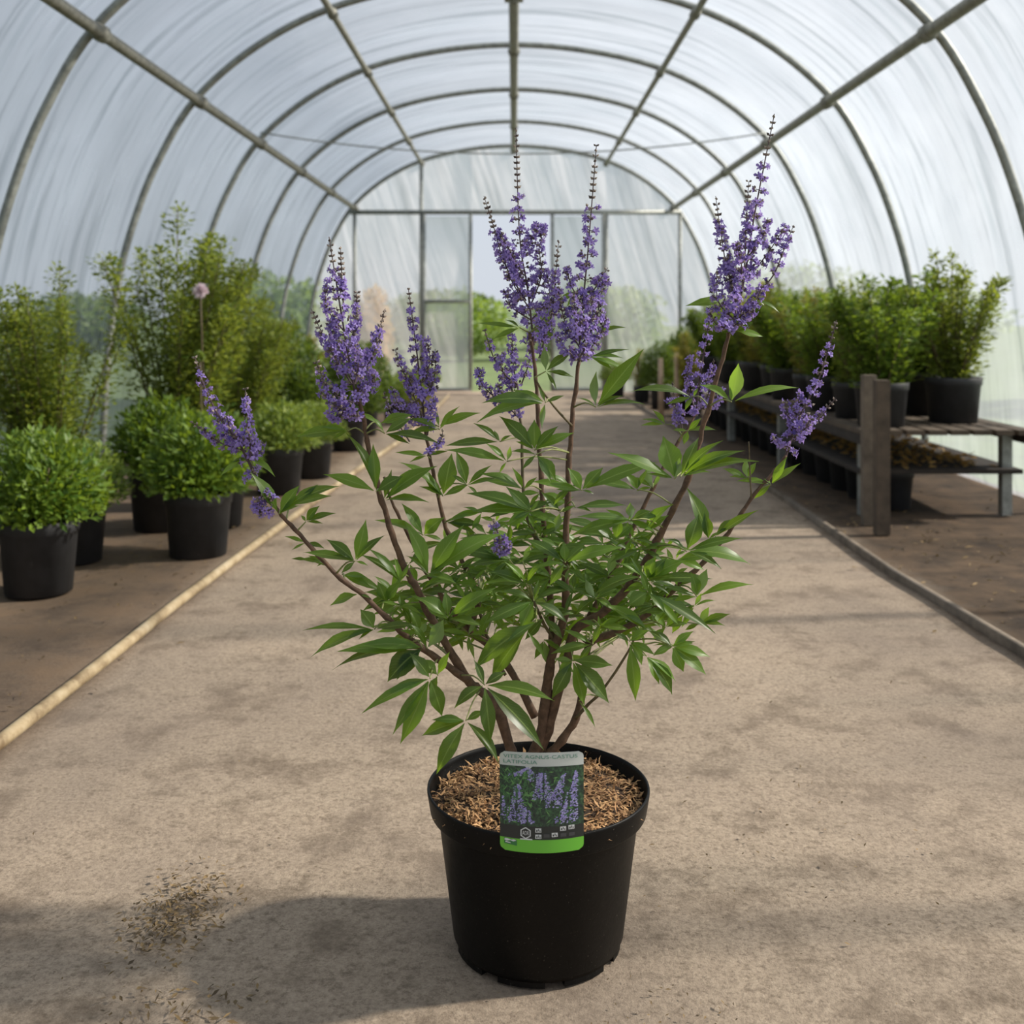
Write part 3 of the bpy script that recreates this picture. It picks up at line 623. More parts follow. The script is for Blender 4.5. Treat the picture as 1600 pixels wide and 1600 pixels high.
# ------------------------------------------------------------------ leaves: hub pixel, [tips (x, y, width factor)], distance
LV = [
 ((544,673),[(462,683),(519,687),(500,668)],1.50),
 ((588,768),[(540,676,.16),(505,741),(630,744,.42),(583,693,.25)],1.49),
 ((600,781),[(670,785),(684,728,.26),(612,733),(652,745)],1.52),
 ((601,677),[(641,694),(688,694),(643,653,.3),(575,650)],1.49),
 ((592,662),[(646,648,.3),(560,645)],1.54),
 ((687,671),[(637,655),(640,676),(700,650)],1.57),
 ((668,712),[(617,707),(640,722),(700,705)],1.58),
 ((692,775),[(706,708,.42),(661,744,.3),(623,722),(733,757,.25),(655,760)],1.55),
 ((730,758),[(712,704,.34),(768,727),(778,747),(705,742,.3),(748,775)],1.54),
 ((686,667),[(751,645,.2),(718,635),(655,657),(683,643)],1.61),
 ((781,690),[(695,697,.2),(739,661),(772,672,.3),(800,680)],1.53),
 ((792,721),[(695,703,.17),(758,692,.25),(797,697,.3),(780,740)],1.50),
 ((852,629),[(745,660,.2),(752,630),(841,604),(847,670,.22),(882,618),(800,610)],1.50),
 ((835,703),[(780,650,.3),(835,655,.45),(873,665,.28),(898,676),(805,690)],1.48),
 ((838,710),[(869,752,.42),(862,756),(797,706),(815,735)],1.47),
 ((818,764),[(748,740),(756,752),(800,730),(840,745)],1.55),
 ((830,799),[(736,800,.2),(728,771),(790,760,.3),(808,765,.3),(790,822,.36),(843,780),(800,812)],1.48),
 ((893,763),[(829,753),(850,742),(865,790,.3)],1.50),
 ((875,801),[(845,768,.32),(858,780),(900,790),(868,830,.4)],1.53),
 ((661,836),[(695,808,.45),(627,786,.3),(585,813),(640,800)],1.55),
 ((697,816),[(738,805),(755,822,.28),(745,835)],1.58),
 ((670,898),[(632,815,.30),(787,833,.22),(725,820,.28),(714,912),(634,868),(700,880,.35)],1.45),
 ((740,862),[(725,818,.3),(747,845),(770,868)],1.6),
 ((626,909),[(560,866,.16),(572,855,.16),(616,870),(640,880)],1.49),
 ((555,877),[(473,863,.2),(510,843,.3),(572,811,.3),(602,836),(575,884),(533,896,.3),(520,868)],1.47),
 ((478,848),[(507,857,.3),(445,838),(455,860)],1.50),
 ((505,880),[(466,874),(480,868),(495,885)],1.50),
 ((436,803),[(391,738,.27),(468,758,.36),(485,768),(470,790)],1.46),
 ((388,715),[(343,745),(430,745),(418,728),(360,725)],1.47),
 ((478,815),[(525,802),(500,790,.4),(470,805,.4),(505,818)],1.49),
 ((455,790),[(533,760,.2),(497,757,.3),(520,775)],1.52),
 ((482,875),[(455,873),(520,888)],1.52),
 ((535,898),[(582,920,.25),(575,903,.25),(600,925)],1.53),
 ((560,928),[(516,946,.36),(580,935)],1.50),
 ((603,940),[(590,908,.5),(582,948),(628,908,.4),(570,925),(640,932),(612,915,.4)],1.53),
 ((585,983),[(563,952,.62),(473,985,.11),(485,1027,.2),(540,1000,.2),(652,976,.2),(560,1000)],1.47),
 ((660,1012),[(527,1018,.17),(519,1047,.14),(600,1000),(620,1062,.45),(605,1066,.5),(560,1010)],1.46),
 ((668,1013),[(693,968,.42),(640,975,.3)],1.44),
 ((663,942),[(700,968,.4),(640,930)],1.50),
 ((655,992),[(638,948,.34),(667,972,.4),(625,985)],1.50),
 ((672,1060),[(600,1086,.22),(565,1115,.15),(613,1149,.2),(625,1163,.24),(691,1120,.38),(640,1020,.4)],1.43),
 ((684,1055),[(703,1018,.34),(655,1030,.5),(672,1085,.4)],1.46),
 ((757,1070),[(710,1107,.34),(766,1164,.26),(850,1172,.20),(866,1095,.22),(791,1050,.35),(740,1030,.3)],1.42),
 ((728,1126),[(659,1150,.32),(675,1125,.28),(682,1210,.28),(780,1194,.22),(757,1110,.35)],1.42),
 ((838,972),[(741,1047,.27),(813,983,.4),(790,1005)],1.44),
 ((823,985),[(768,1062,.28),(853,1031,.15),(780,1000)],1.48),
 ((700,965),[(775,918,.24),(752,978,.3),(728,945,.3),(650,933,.4),(695,922,.35)],1.46),
 ((834,939),[(813,983,.45),(888,975,.28),(882,922,.2),(778,925),(785,968,.2),(755,975),(842,905)],1.46),
 ((822,912),[(753,912,.2),(788,878,.25),(850,878),(760,893),(835,888,.25)],1.48),
 ((796,875),[(730,868),(728,886),(762,915,.25),(712,860),(755,858)],1.50),
 ((883,879),[(975,855,.2),(880,846,.45),(915,850,.3),(832,890,.16),(845,856),(818,842,.25),(858,915,.3)],1.45),
 ((909,766),[(887,731,.48),(943,730,.36),(1028,722,.19),(928,772),(868,765,.2),(850,757)],1.46),
 ((899,793),[(980,790,.19),(925,800)],1.49),
 ((987,812),[(890,838,.2),(900,808,.17),(985,785,.5),(1018,798,.4),(950,822)],1.47),
 ((962,843),[(925,818,.32),(895,835,.2),(970,808,.45),(990,820,.35)],1.50),
 ((1005,830),[(1052,788,.3),(1045,805,.3),(1035,820,.25)],1.52),
 ((995,765),[(974,738,.4),(930,755,.25),(1012,732),(997,745,.45)],1.53),
 ((1020,762),[(988,745),(1010,728,.35),(1032,738),(994,768)],1.60),
 ((1054,748),[(950,707,.2),(1036,681,.52),(1010,740,.2),(1062,715,.4)],1.45),
 ((1063,745),[(1186,721,.16),(1165,704,.17),(1130,688,.2),(1092,683,.25),(1110,738,.25)],1.46),
 ((1075,673),[(1119,672,.25),(1096,653,.3),(1068,695,.4),(1050,672)],1.58),
 ((1040,663),[(1003,655,.2),(1020,641,.3),(1001,665)],1.66),
 ((1143,628),[(1154,567,.36),(1092,601,.25),(1248,606,.13),(1140,603,.25)],1.47),
 ((1083,620),[(985,612,.16),(1070,642,.3),(1091,606,.3),(1040,632,.2)],1.58),
 ((931,636),[(1006,545,.22),(1008,632,.17),(932,580,.26),(902,622,.15),(975,618,.2)],1.49),
 ((921,557),[(980,580,.2),(957,578,.25),(983,546,.18),(975,560,.18)],1.50),
 ((853,580),[(897,590,.2),(893,552,.3),(850,540,.3),(870,610,.2)],1.52),
 ((1130,471),[(1071,478,.22),(1100,465)],1.52),((1178,468),[(1219,490,.15),(1195,478)],1.5),
 ((1150,517),[(1193,526,.25),(1177,503,.4),(1130,520)],1.49),
 ((905,455),[(870,470),(885,480)],1.58),((812,512),[(745,505,.14),(770,530,.2),(790,500)],1.60),
 ((868,510),[(855,535,.25),(893,520,.25)],1.58),
 ((935,520),[(978,512,.18),(955,503)],1.55),
 ((1205,757),[(1251,724,.2),(1230,713,.24),(1178,780,.3),(1150,752),(1193,748,.4)],1.56),
 ((1168,748),[(1128,732,.25),(1182,722,.35),(1166,716,.35),(1140,745)],1.57),
 ((1073,861),[(1127,889,.26),(1172,882,.24),(1160,841,.2),(1092,803,.42),(1038,842,.25),(1055,868)],1.48),
 ((1107,843),[(1073,762,.3),(1100,800,.4),(1125,830)],1.50),
 ((1118,838),[(1185,797,.2),(1150,810,.3),(1135,825,.3)],1.55),
 ((1089,932),[(1178,914,.17),(1079,893,.42),(1105,888,.34),(1032,915,.17),(1050,940)],1.48),
 ((1010,905),[(1115,905,.16),(1055,900,.4),(1025,868,.45),(1042,872,.4),(1073,875,.3)],1.50),
 ((1003,900),[(928,930,.26),(968,880,.26),(985,870)],1.46),
 ((1012,925),[(980,947,.6),(1118,990,.15),(1063,980,.22),(1040,958,.3),(1000,890,.3)],1.46),
 ((1012,985),[(945,944,.24),(1047,1010,.35),(985,998,.45),(970,960)],1.48),
 ((1050,1010),[(1084,986,.3),(1110,1027,.25),(1104,1055,.3),(1068,1050,.45),(1083,1006,.35),(1025,985,.3),(1020,1025,.3)],1.44),
 ((984,1002),[(993,1096,.22),(1024,1024,.28),(1003,1040,.35),(1015,985,.4),(960,990,.3)],1.45),
 ((1010,1025),[(1050,1086,.28),(1056,1066,.24),(1030,1070,.35),(990,1020)],1.47),
 ((1092,975),[(1108,948,.34),(1142,959,.25),(1133,978,.25),(1070,985,.3)],1.56),
 ((1068,960),[(1040,935,.35),(1030,970,.35),(1085,945,.35),(1050,990,.35)],1.55),
 ((1040,980),[(1015,950,.35),(1062,955,.35),(1075,975,.3),(1020,1000,.35)],1.52),
 ((895,1032),[(958,1040,.38),(913,1103,.3),(952,1099,.34),(865,1030,.3),(862,1092,.34),(873,1055,.5)],1.47),
 ((905,1095),[(930,1137,.15),(918,1080,.3)],1.5),
 ((930,935),[(900,960,.35),(960,955,.3),(915,905,.35),(965,920,.35),(895,920,.3)],1.50),
 ((950,900),[(905,880,.3),(915,915,.3),(985,890,.3),(960,865,.35),(935,935,.3)],1.53),
 ((760,835),[(720,850,.25),(735,815,.3),(795,815,.3),(790,850,.25)],1.56),
 ((770,950),[(735,925,.3),(720,965,.25),(800,940,.25),(785,985,.3),(750,995,.3)],1.54),
 ((850,965),[(820,1000,.3),(880,1000,.3),(865,935,.3),(895,955,.25)],1.52),
 ((850,1000),[(835,1030,.3),(860,1045,.3),(880,1020,.3)],1.55),
 ((720,890),[(680,870,.3),(690,925,.25),(750,905,.3),(745,870,.3)],1.58),
 ((640,880),[(600,880,.3),(610,925,.3),(665,860,.35),(650,915,.35)],1.57),
]
# leaves filling the heart of the shrub and its far side
rr = random.Random(77)
anchors = [(780,880,110,70),(900,880,110,70),(990,900,90,70),(700,930,80,60),(840,820,90,50),(950,970,110,45),(760,960,90,50),(1030,950,50,45),(880,940,120,60),(640,950,50,45),(830,900,120,60),(930,860,90,50)]
nb = 0
while nb < 190:
    ax, ay, sx_, sy_ = anchors[nb % len(anchors)]
    hx_, hy_ = rr.gauss(ax, sx_*.5), rr.gauss(ay, sy_*.5)
    D = rr.uniform(1.50, 1.74); k = rr.choice([4, 5, 5, 6]); a0 = rr.uniform(0, 2*PI); L = rr.uniform(32, 62)
    tips = []
    for j in range(k):
        a = a0+j*2*PI/6.2+rr.uniform(-.2, .2); l = L*rr.uniform(.7, 1.15)
        tips.append((hx_+l*math.cos(a), hy_+l*.55*math.sin(a)+4, rr.uniform(.17, .30)))
    LV.append(((hx_, hy_), tips, D)); nb += 1

CAMP = Vector((0, 0, CAMH))
def leaflet(mb, base, tip, wf, rr):
    L = (tip-base).length; ax = (tip-base).normalized()
    view = (CAMP-base).normalized()
    n0 = view*(.5+min(1.0, wf*1.6))+Vector((.15, 0, .75))+rv(rr)*.28
    s = ax.cross(n0).normalized(); n_ = s.cross(ax).normalized()
    if n_.z < 0 and rr.random() < .85: n_ = -n_; s = -s
    W = L*wf*.57; bend = L*rr.uniform(.03, .13); fold = rr.uniform(.12, .4)
    prof_ = [(.0, .05), (.10, .24), (.25, .70), (.41, .98), (.57, .93), (.73, .60), (.88, .21), (1, .0)]
    vs = []; uvs = []; wv = rr.uniform(0, 6)
    for i, (t_, ww) in enumerate(prof_):
        c = base+ax*L*t_+n_*(bend*4*t_*(1-t_)*1.0)
        w_ = W*ww
        for j, u in enumerate((-1, -.5, 0, .5, 1)):
            rip = .05*W*math.sin(wv+t_*11+u)
            vs.append(c+s*w_*u*.98+n_*(abs(u)*w_*fold+rip*abs(u))); uvs.append((.5+u*.5, t_))
    k = len(prof_); fs = []
    for i in range(k-1):
        for j in range(4): fs.append((i*5+j, i*5+j+1, (i+1)*5+j+1, (i+1)*5+j))
    mb.add(vs, fs, 0, uvs)
# nearest point of any stem, for the petioles
stem_pts = []
for pts, r0, r1 in STEMS:
    stem_pts += smooth_path([P(*p) for p in pts], 6)
n_leaflets = 0; leaf_id = 0
order = sorted(range(len(LV)), key=lambda i: (LV[i][2]))
front = set(order[:62]); cnt = 0
for i, (hub, tips, D) in enumerate(LV):
    hb = P(hub[0], hub[1], D)
    # petiole runs down to a stem node below the hub
    best = None; bs = 1e9
    for q in stem_pts:
        v = hb-q; sc_ = v.length+(.05 if q.z > hb.z-.002 else 0)
        if sc_ < bs: bs = sc_; best = q
    pt = MB()
    sag_ = Vector((0, 0, .006)) if bs > .02 else Vector((0, 0, 0))
    tube(pt, smooth_path([best, best.lerp(hb, .55)+sag_, hb], 3), [.0014, .0013, .0012, .0011, .0010, .0009, .0009], 6)
    lf = pt; objs = []
    rl = random.Random(1000+i); tips = sorted(tips, key=lambda q: 0)
    as_objects = i in front and cnt < 300
    whole = MB()
    for tp in tips:
        x, y = tp[0], tp[1]; wf = tp[2] if len(tp) > 2 else .22
        lpx = math.hypot(x-hub[0], y-hub[1])
        dD = rl.uniform(-.38, .30)*lpx*.00092*.8
        tip = P(x, y, D+dD); start = hb.lerp(tip, .05)
        if as_objects:
            m_ = MB(); leaflet(m_, start, tip, wf, rl); objs.append(m_); cnt += 1
        else: leaflet(whole, start, tip, wf, rl)
    if as_objects:
        po = lf.build('leaf', M['petiole'], shrub)
        for m_ in objs: m_.build('leaflet', M['leaf'], po)
    else:
        b = len(lf.v); lf.v += whole.v; lf.f += [tuple(b+a for a in f) for f in whole.f]; nf = len(whole.f)
        lf.m += [1]*nf; lf.uv.update({b+a: u for a, u in whole.uv.items()})
        lf.build('leaf', [M['petiole'], M['leaf']], shrub)
print('leaves', len(LV), 'leaflet objects', cnt)

# ------------------------------------------------------------------ flower spikes
def sp(pts, r, D, gap=1.0, bud=.22): return (pts, r, D, gap, bud)
PAN = [
 ('far left', [sp([(400,745),(372,690),(342,650),(318,600),(304,557)],15,1.47,.8,.12), sp([(392,720),(388,665),(383,606)],13,1.46,.75,.15), sp([(390,715),(402,705),(412,690)],11,1.46,.7,0), sp([(385,705),(345,692),(312,668),(300,660)],9,1.48,.8,.2), sp([(385,695),(362,675),(355,650)],13,1.46,.8,0), sp([(375,690),(345,665),(335,640)],12,1.48,.8,0), sp([(425,790),(410,775),(404,800)],13,1.45,.6,0),sp([(425,795),(408,800),(395,790)],11,1.45,.6,0)]),
 ('left large', [sp([(558,632),(545,560),(530,470),(514,370)],21,1.50,.85,.2), sp([(550,600),(515,545),(486,482)],13,1.49,.75,.3), sp([(550,600),(582,545),(602,482)],12,1.50,.75,.25), sp([(545,545),(556,500),(558,455)],12,1.51,.7,.2), sp([(554,630),(515,610),(492,560)],14,1.48,.75,.2), sp([(556,640),(528,636),(500,612)],12,1.48,.75,0), sp([(550,585),(578,565),(592,525)],15,1.48,.75,0), sp([(537,480),(534,430),(532,388)],8,1.50,.7,.5), sp([(560,650),(540,645),(525,635)],11,1.47,.6,0), sp([(548,590),(530,545),(515,500)],16,1.52,.8,0), sp([(556,615),(585,600),(575,575)],13,1.49,.7,0), sp([(540,520),(510,480),(512,440)],12,1.52,.8,0),sp([(555,600),(560,560),(548,530)],15,1.46,.8,0),sp([(548,640),(520,655),(515,640)],10,1.47,.7,0)]),
 ('left second', [sp([(664,665),(658,610),(650,540),(638,450)],18,1.60,.85,.15), sp([(660,630),(678,590),(680,545)],15,1.59,.75,.1), sp([(656,620),(632,585),(617,545)],13,1.58,.75,.2), sp([(655,655),(628,640),(612,605)],12,1.58,.75,.1), sp([(657,600),(672,565),(665,530)],13,1.59,.75,0), sp([(640,690),(612,645),(600,615)],9,1.56,.8,.2), sp([(660,650),(645,615),(640,590)],15,1.57,.8,0), sp([(668,680),(672,650),(678,620)],11,1.58,.8,0), sp([(668,712),(688,690),(692,672)],7,1.56,.7,.3)]),
 ('tallest central', [sp([(834,540),(825,455),(812,370),(806,200)],18,1.61,.95,.28), sp([(822,470),(790,415),(770,350),(756,306)],13,1.60,.85,.3), sp([(828,480),(846,430),(843,390),(850,350)],13,1.61,.8,0), sp([(826,480),(800,440),(785,395)],15,1.59,.8,0), sp([(830,500),(858,465),(852,420)],13,1.59,.8,0), sp([(818,430),(790,380),(778,360)],12,1.60,.8,0), sp([(816,400),(832,370),(840,348)],14,1.62,.8,0), sp([(842,560),(862,490),(868,430),(873,376)],12,1.58,.75,.25), sp([(845,560),(850,520),(836,500)],9,1.58,.9,0), sp([(830,500),(800,480),(790,455)],12,1.62,.8,0),sp([(826,450),(806,420),(800,400)],13,1.62,.8,0)]),
 ('lower central', [sp([(808,640),(795,595),(772,560),(757,515)],14,1.63,.8,.15), sp([(812,620),(802,570),(800,520)],16,1.63,.8,0), sp([(805,640),(775,622),(752,598),(750,575)],13,1.62,.8,0), sp([(815,600),(828,560),(828,520)],10,1.64,.9,0), sp([(806,632),(785,622),(780,600)],14,1.61,.8,0), sp([(812,650),(798,640),(790,625)],9,1.61,.8,0),sp([(808,600),(785,580),(785,550)],12,1.62,.8,0)]),
 ('right central', [sp([(905,565),(908,500),(918,400),(932,226)],20,1.54,.95,.28), sp([(907,545),(882,500),(872,448)],15,1.53,.8,0), sp([(908,540),(932,500),(938,455),(952,435)],15,1.54,.8,0), sp([(912,480),(892,445),(886,415)],13,1.53,.8,0), sp([(912,480),(936,440),(950,418)],12,1.55,.8,.1), sp([(905,565),(885,545),(868,522)],11,1.52,.8,0), sp([(908,555),(935,530),(948,492)],12,1.53,.8,0), sp([(908,530),(900,490),(895,460)],17,1.51,.8,0),sp([(910,520),(922,490),(925,460)],17,1.52,.8,0),sp([(905,560),(915,540),(915,515)],12,1.50,.8,0)]),
 ('tall right', [sp([(1140,520),(1160,450),(1180,330),(1210,178)],18,1.50,1.05,.2), sp([(1150,475),(1132,400),(1118,306)],13,1.49,.85,.2), sp([(1163,430),(1166,350),(1170,283)],12,1.49,.85,.25), sp([(1165,440),(1200,395),(1228,352)],13,1.51,.9,0), sp([(1168,470),(1205,435),(1225,390),(1240,352)],10,1.51,1.1,.15), sp([(1148,500),(1122,470),(1120,420)],16,1.48,.8,0), sp([(1150,500),(1175,480),(1192,445)],14,1.49,.8,0), sp([(1142,515),(1118,505),(1108,480)],12,1.48,.8,0), sp([(1146,510),(1166,495),(1178,470)],14,1.48,.8,0), sp([(1155,460),(1140,430),(1138,400)],14,1.50,.8,0), sp([(1160,450),(1158,410),(1150,380)],13,1.48,.8,0),sp([(1170,400),(1192,370),(1200,340)],12,1.50,.9,0),sp([(1150,490),(1148,465),(1142,445)],15,1.47,.8,0)]),
 ('short right', [sp([(1088,650),(1092,600),(1100,550),(1110,492)],13,1.66,.85,.05), sp([(1062,672),(1055,630),(1050,596)],10,1.65,.8,.3), sp([(1086,640),(1075,600),(1078,560)],10,1.66,.85,0), sp([(1095,640),(1120,622),(1128,605)],13,1.62,.7,0), sp([(1100,640),(1105,620),(1112,600)],12,1.63,.8,0), sp([(1090,610),(1112,580),(1115,560)],9,1.66,.8,.2),sp([(1066,670),(1060,640),(1045,625)],10,1.64,.8,0)]),
 ('far right', [sp([(1228,712),(1250,650),(1282,585),(1307,500)],14,1.56,.85,.18), sp([(1240,685),(1275,655),(1306,622)],9,1.55,.8,.3), sp([(1235,700),(1218,692),(1208,684)],9,1.55,.7,0), sp([(1245,665),(1228,645),(1228,625)],11,1.56,.8,0), sp([(1240,690),(1258,670),(1268,650)],13,1.54,.8,0), sp([(1243,670),(1245,640),(1250,615)],13,1.57,.8,0)]),
 ('small low', [sp([(780,865),(780,840),(770,812)],11,1.49,.6,.2), sp([(775,862),(788,858),(798,850)],10,1.48,.6,0)]),
]
def flower_geo(rr):
    """one two-lipped corolla in local axes, mouth towards +Z"""
    mb = MB(); n = 5; s = 1.0
    ring0 = [Vector((.18*math.cos(2*PI*j/n), .18*math.sin(2*PI*j/n), -.5)) for j in range(n)]
    ring1 = [Vector((.34*math.cos(2*PI*j/n), .34*math.sin(2*PI*j/n), .15)) for j in range(n)]
    vs = ring0+ring1; fs = [(j, (j+1) % n, n+(j+1) % n, n+j) for j in range(n)]
    for j in range(n):
        a = 2*PI*(j+.5)/n; big = 1.35 if j == 0 else rr.uniform(.8, 1.0)
        d = Vector((math.cos(a), math.sin(a), 0)); t_ = Vector((-math.sin(a), math.cos(a), 0))
        b = len(vs)
        vs += [d*.66*big+t_*.27*big+Vector((0, 0, .30)), d*1.02*big+Vector((0, 0, .18)), d*.66*big-t_*.27*big+Vector((0, 0, .30))]
        fs += [(n+j, n+(j+1) % n, b), (n+j, b, b+2), (b, b+1, b+2)]
    mb.add(vs, fs); return mb
rf = random.Random(5)
FG = [flower_geo(rf) for _ in range(4)]
fmesh = []
for k, g in enumerate(FG):
    me = bpy.data.meshes.new('flower'); me.from_pydata(g.v, [], g.f); me.materials.append(M['petal']); fmesh.append(me)
def xform(g, mtx): return [mtx @ Vector(v) for v in g.v]
def bud_add(mb, c, d, r):
    x, y = frame(d); d = d.normalized()
    vs = [c-d*r*1.2]+[c+(x*math.cos(a)+y*math.sin(a))*r*.85 for a in (0, 1.257, 2.513, 3.77, 5.03)]+[c+d*r*1.25]
    mb.add(vs, [(0, 1+(j+1) % 5, 1+j) for j in range(5)]+[(6, 1+j, 1+(j+1) % 5) for j in range(5)])
PXM = .00092
allf = []
for pi_, (nm_, spikes) in enumerate(PAN):
    axis = MB(); buds = MB(); fl = []
    for (pts, rpx, D, gap, budfrac) in spikes:
        main = pts is spikes[0][0]
        path = smooth_path([P(x, y, D+(.0 if main else rf.uniform(-.012, .012))*(i > 0)) for i, (x, y) in enumerate(pts)], 8)
        Ls = [0]
        for a, b in zip(path, path[1:]): Ls.append(Ls[-1]+(b-a).length)
        tot = Ls[-1]; n = len(path)
        ra = .0021 if main else .0013
        tube(axis, path, [ra*(1-.7*i/(n-1)) for i in range(n)], 6)
        s = tot*(.03 if main else .18); k = 0
        while s < tot:
            i = max(j for j in range(n) if Ls[j] <= s); i = min(i, n-2)
            c = path[i].lerp(path[i+1], (s-Ls[i])/max(1e-6, Ls[i+1]-Ls[i])); ax = (path[i+1]-path[i]).normalized()
            u = s/tot; x, y = frame(ax)
            if rpx >= 17 or main: rr_ = rpx*PXM*(1.08-.72*u) if u < .95 else rpx*PXM*.2
            else: rr_ = rpx*PXM*(1-.62*u)
            rr_ = max(rr_, 3.2*PXM)
            isbud = u > 1-budfrac
            ph = k*PI/2+rf.uniform(-.3, .3)
            if isbud:
                nb_ = 2 if u > .9 or rf.random() < .3 else 4
                for q in range(nb_):
                    a = ph+2*PI*q/nb_+rf.uniform(-.3, .3); o_ = x*math.cos(a)+y*math.sin(a)
                    bud_add(buds, c+o_*min(rr_, PXM*5)*.62+ax*rr_*.2, o_+ax*.8, PXM*rf.uniform(2.9, 3.9)*(1.3-.6*u))
            else:
                nf = max(3, int(rr_/PXM*.35)+1)
                for q in range(nf):
                    side = PI*(q % 2); a = ph+side+rf.uniform(-1.15, 1.15); o_ = x*math.cos(a)+y*math.sin(a)
                    rad = rr_*rf.uniform(.55, 1.05)
                    cc = c+o_*rad+ax*rf.uniform(-.25, .45)*rr_
                    d = (o_+ax*rf.uniform(.0, .5)+rv(rf)*.45).normalized()
                    sz = PXM*rf.uniform(5.8, 9.2)*(1-.25*u)
                    fl.append((cc, d, sz))
                    bud_add(buds, cc-d*sz*.75, d, sz*.33)
                    if q < 2: tube(axis, [c, c.lerp(cc, .5)+ax*rr_*.06, cc-d*sz*.8], .0006, 4, 0, False)
                for q in range(nf+1):
                    a = ph+PI*(q % 2)+rf.uniform(-1.2, 1.2); o_ = x*math.cos(a)+y*math.sin(a)
                    bud_add(buds, c+o_*rr_*rf.uniform(.35, .95)+ax*rf.uniform(-.1, .5)*rr_, o_+ax, PXM*rf.uniform(1.6, 2.9))
            s += max(PXM*8.0, gap*PXM*(9+10*(1-u))*(1.15 if main else .8)*.8) if isbud else (gap*PXM*(9+10*(1-u))*(1.15 if main else .8))*1.22; k += 1
    b = len(axis.v); axis.v += buds.v; axis.f += [tuple(b+a for a in f) for f in buds.f]; axis.m += [1]*len(buds.f)
    so = axis.build('flower_spike', [M['spike_axis'], M['bud']], shrub, False)
    allf.append((so, fl))
quota = {id(so): max(8, int(298*len(fl)/sum(len(f) for _, f in allf))) for so, fl in allf}
tot_f = 0; tot_o = 0
for so, fl in allf:
    fl.sort(key=lambda f: f[0].y-f[2]*3)
    nq = min(quota[id(so)], 300-tot_o); st = MB(); off = origin_of(so)
    for i, (c, d, sz) in enumerate(fl):
        q = d.to_track_quat('Z', 'Y').to_matrix().to_4x4() @ Matrix.Rotation(rf.uniform(0, 6.28), 4, 'Z')
        mtx = Matrix.Translation(c) @ q @ Matrix.Scale(sz, 4)
        if i < nq:
            o = bpy.data.objects.new('flower', fmesh[i % 4]); C.objects.link(o); o.parent = so
            o.matrix_local = Matrix.Translation(-off) @ mtx; tot_o += 1
        else:
            g = FG[i % 4]; st.add(xform(g, mtx), g.f)
        tot_f += 1
    if st.v: tag(st.build('flowers', M['petal'], so, False), None, None, None, 'stuff')
print('flowers', tot_f, 'objects', tot_o)

# ------------------------------------------------------------------ plant label card
card = empty('plant_label', P(847, 1333, 1.392)); tag(card, 'printed plastic plant label with green foot hooked on the front rim of the pot', 'label')
cl, cr, ct, cbm = 782, 914, 1187, 1333
CD = 1.392
c0 = P(847, 1333, CD); Wc = .1075; Hc = .121
lean = .018; curv = .007
def cp(u, v, off=0.0):                                        # u,v in 0..1 on the card (v up) -> world
    x = (u-.5)*Wc*(1+.02*v); y = -off+lean*v+curv*(2*u-1)**2
    return Vector((c0.x+x, c0.y+y, c0.z+v*Hc+.0025*(2*u-1)**2*(1-v)))
def grid(mb, u0, v0, u1, v1, nu=12, nv=6, off=0.0, mi=0, fn=None):
    vs = []; uvs = []
    for i in range(nu+1):
        for j in range(nv+1):
            u = u0+(u1-u0)*i/nu; v = v0+(v1-v0)*j/nv
            if fn: u, v = fn(u, v)
            vs.append(cp(u, v, off)); uvs.append((u, v))
    m_ = nv+1
    mb.add(vs, [(i*m_+j, (i+1)*m_+j, (i+1)*m_+j+1, i*m_+j+1) for i in range(nu) for j in range(nv)], mi, uvs)
def poly(mb, pts, off, mi=0): mb.add([cp(u, v, off) for u, v in pts], [tuple(range(len(pts)))], mi)
def flat(name, col, rough=.35):
    m, t, p, o = mat(name); p.inputs['Base Color'].default_value = (*col, 1); p.inputs['Roughness'].default_value = rough; return m
M['card'] = flat('card_white', (.50, .52, .49)); M['green'] = flat('card_green', (.13, .42, .035)); M['ink'] = flat('ink_green', (.09, .24, .17), .5)
M['cwhite'] = flat('print_white', (.55, .56, .55)); M['cdark'] = flat('print_dark', (.018, .02, .018)); M['dgreen'] = flat('print_dark_green', (.03, .16, .04))
M['lil'] = flat('print_lilac', (.26, .22, .50)); M['lil2'] = flat('print_pale_lilac', (.40, .38, .60)); M['pg'] = flat('print_leaf', (.05, .14, .045)); M['pg2'] = flat('print_leaf_bright', (.12, .27, .08))
def picture():
    m, t, p, o = mat('printed_picture')
    uv = N(t, 'ShaderNodeUVMap').outputs[0]
    a = noisetex(t, 9, 5, .7, uv); b = noisetex(t, 26, 4, .7, uv)
    c = ramp(t, [(.35, (.010, .014, .012)), (.5, (.025, .06, .028)), (.62, (.05, .12, .05)), (.75, (.10, .18, .10))], b)
    c = mixcol(t, ramp(t, [(.45, (0, 0, 0)), (.6, (.7, .7, .7))], a), c, (.014, .016, .02))
    t.links.new(c, p.inputs['Base Color']); p.inputs['Roughness'].default_value = .35; return m
M['pic'] = picture()
def rounded(mb, off, thick=False):
    r = .055; pts = []
    for cx_, cy_, a0 in ((1-r, 1-r*.9, 0), (r, 1-r*.9, PI/2), (r, r*.9, PI), (1-r, r*.9, 1.5*PI)):
        for k in range(6):
            a = a0+PI/2*k/5; pts.append((cx_+r*math.cos(a), cy_+r*.9*math.sin(a)))
    return pts
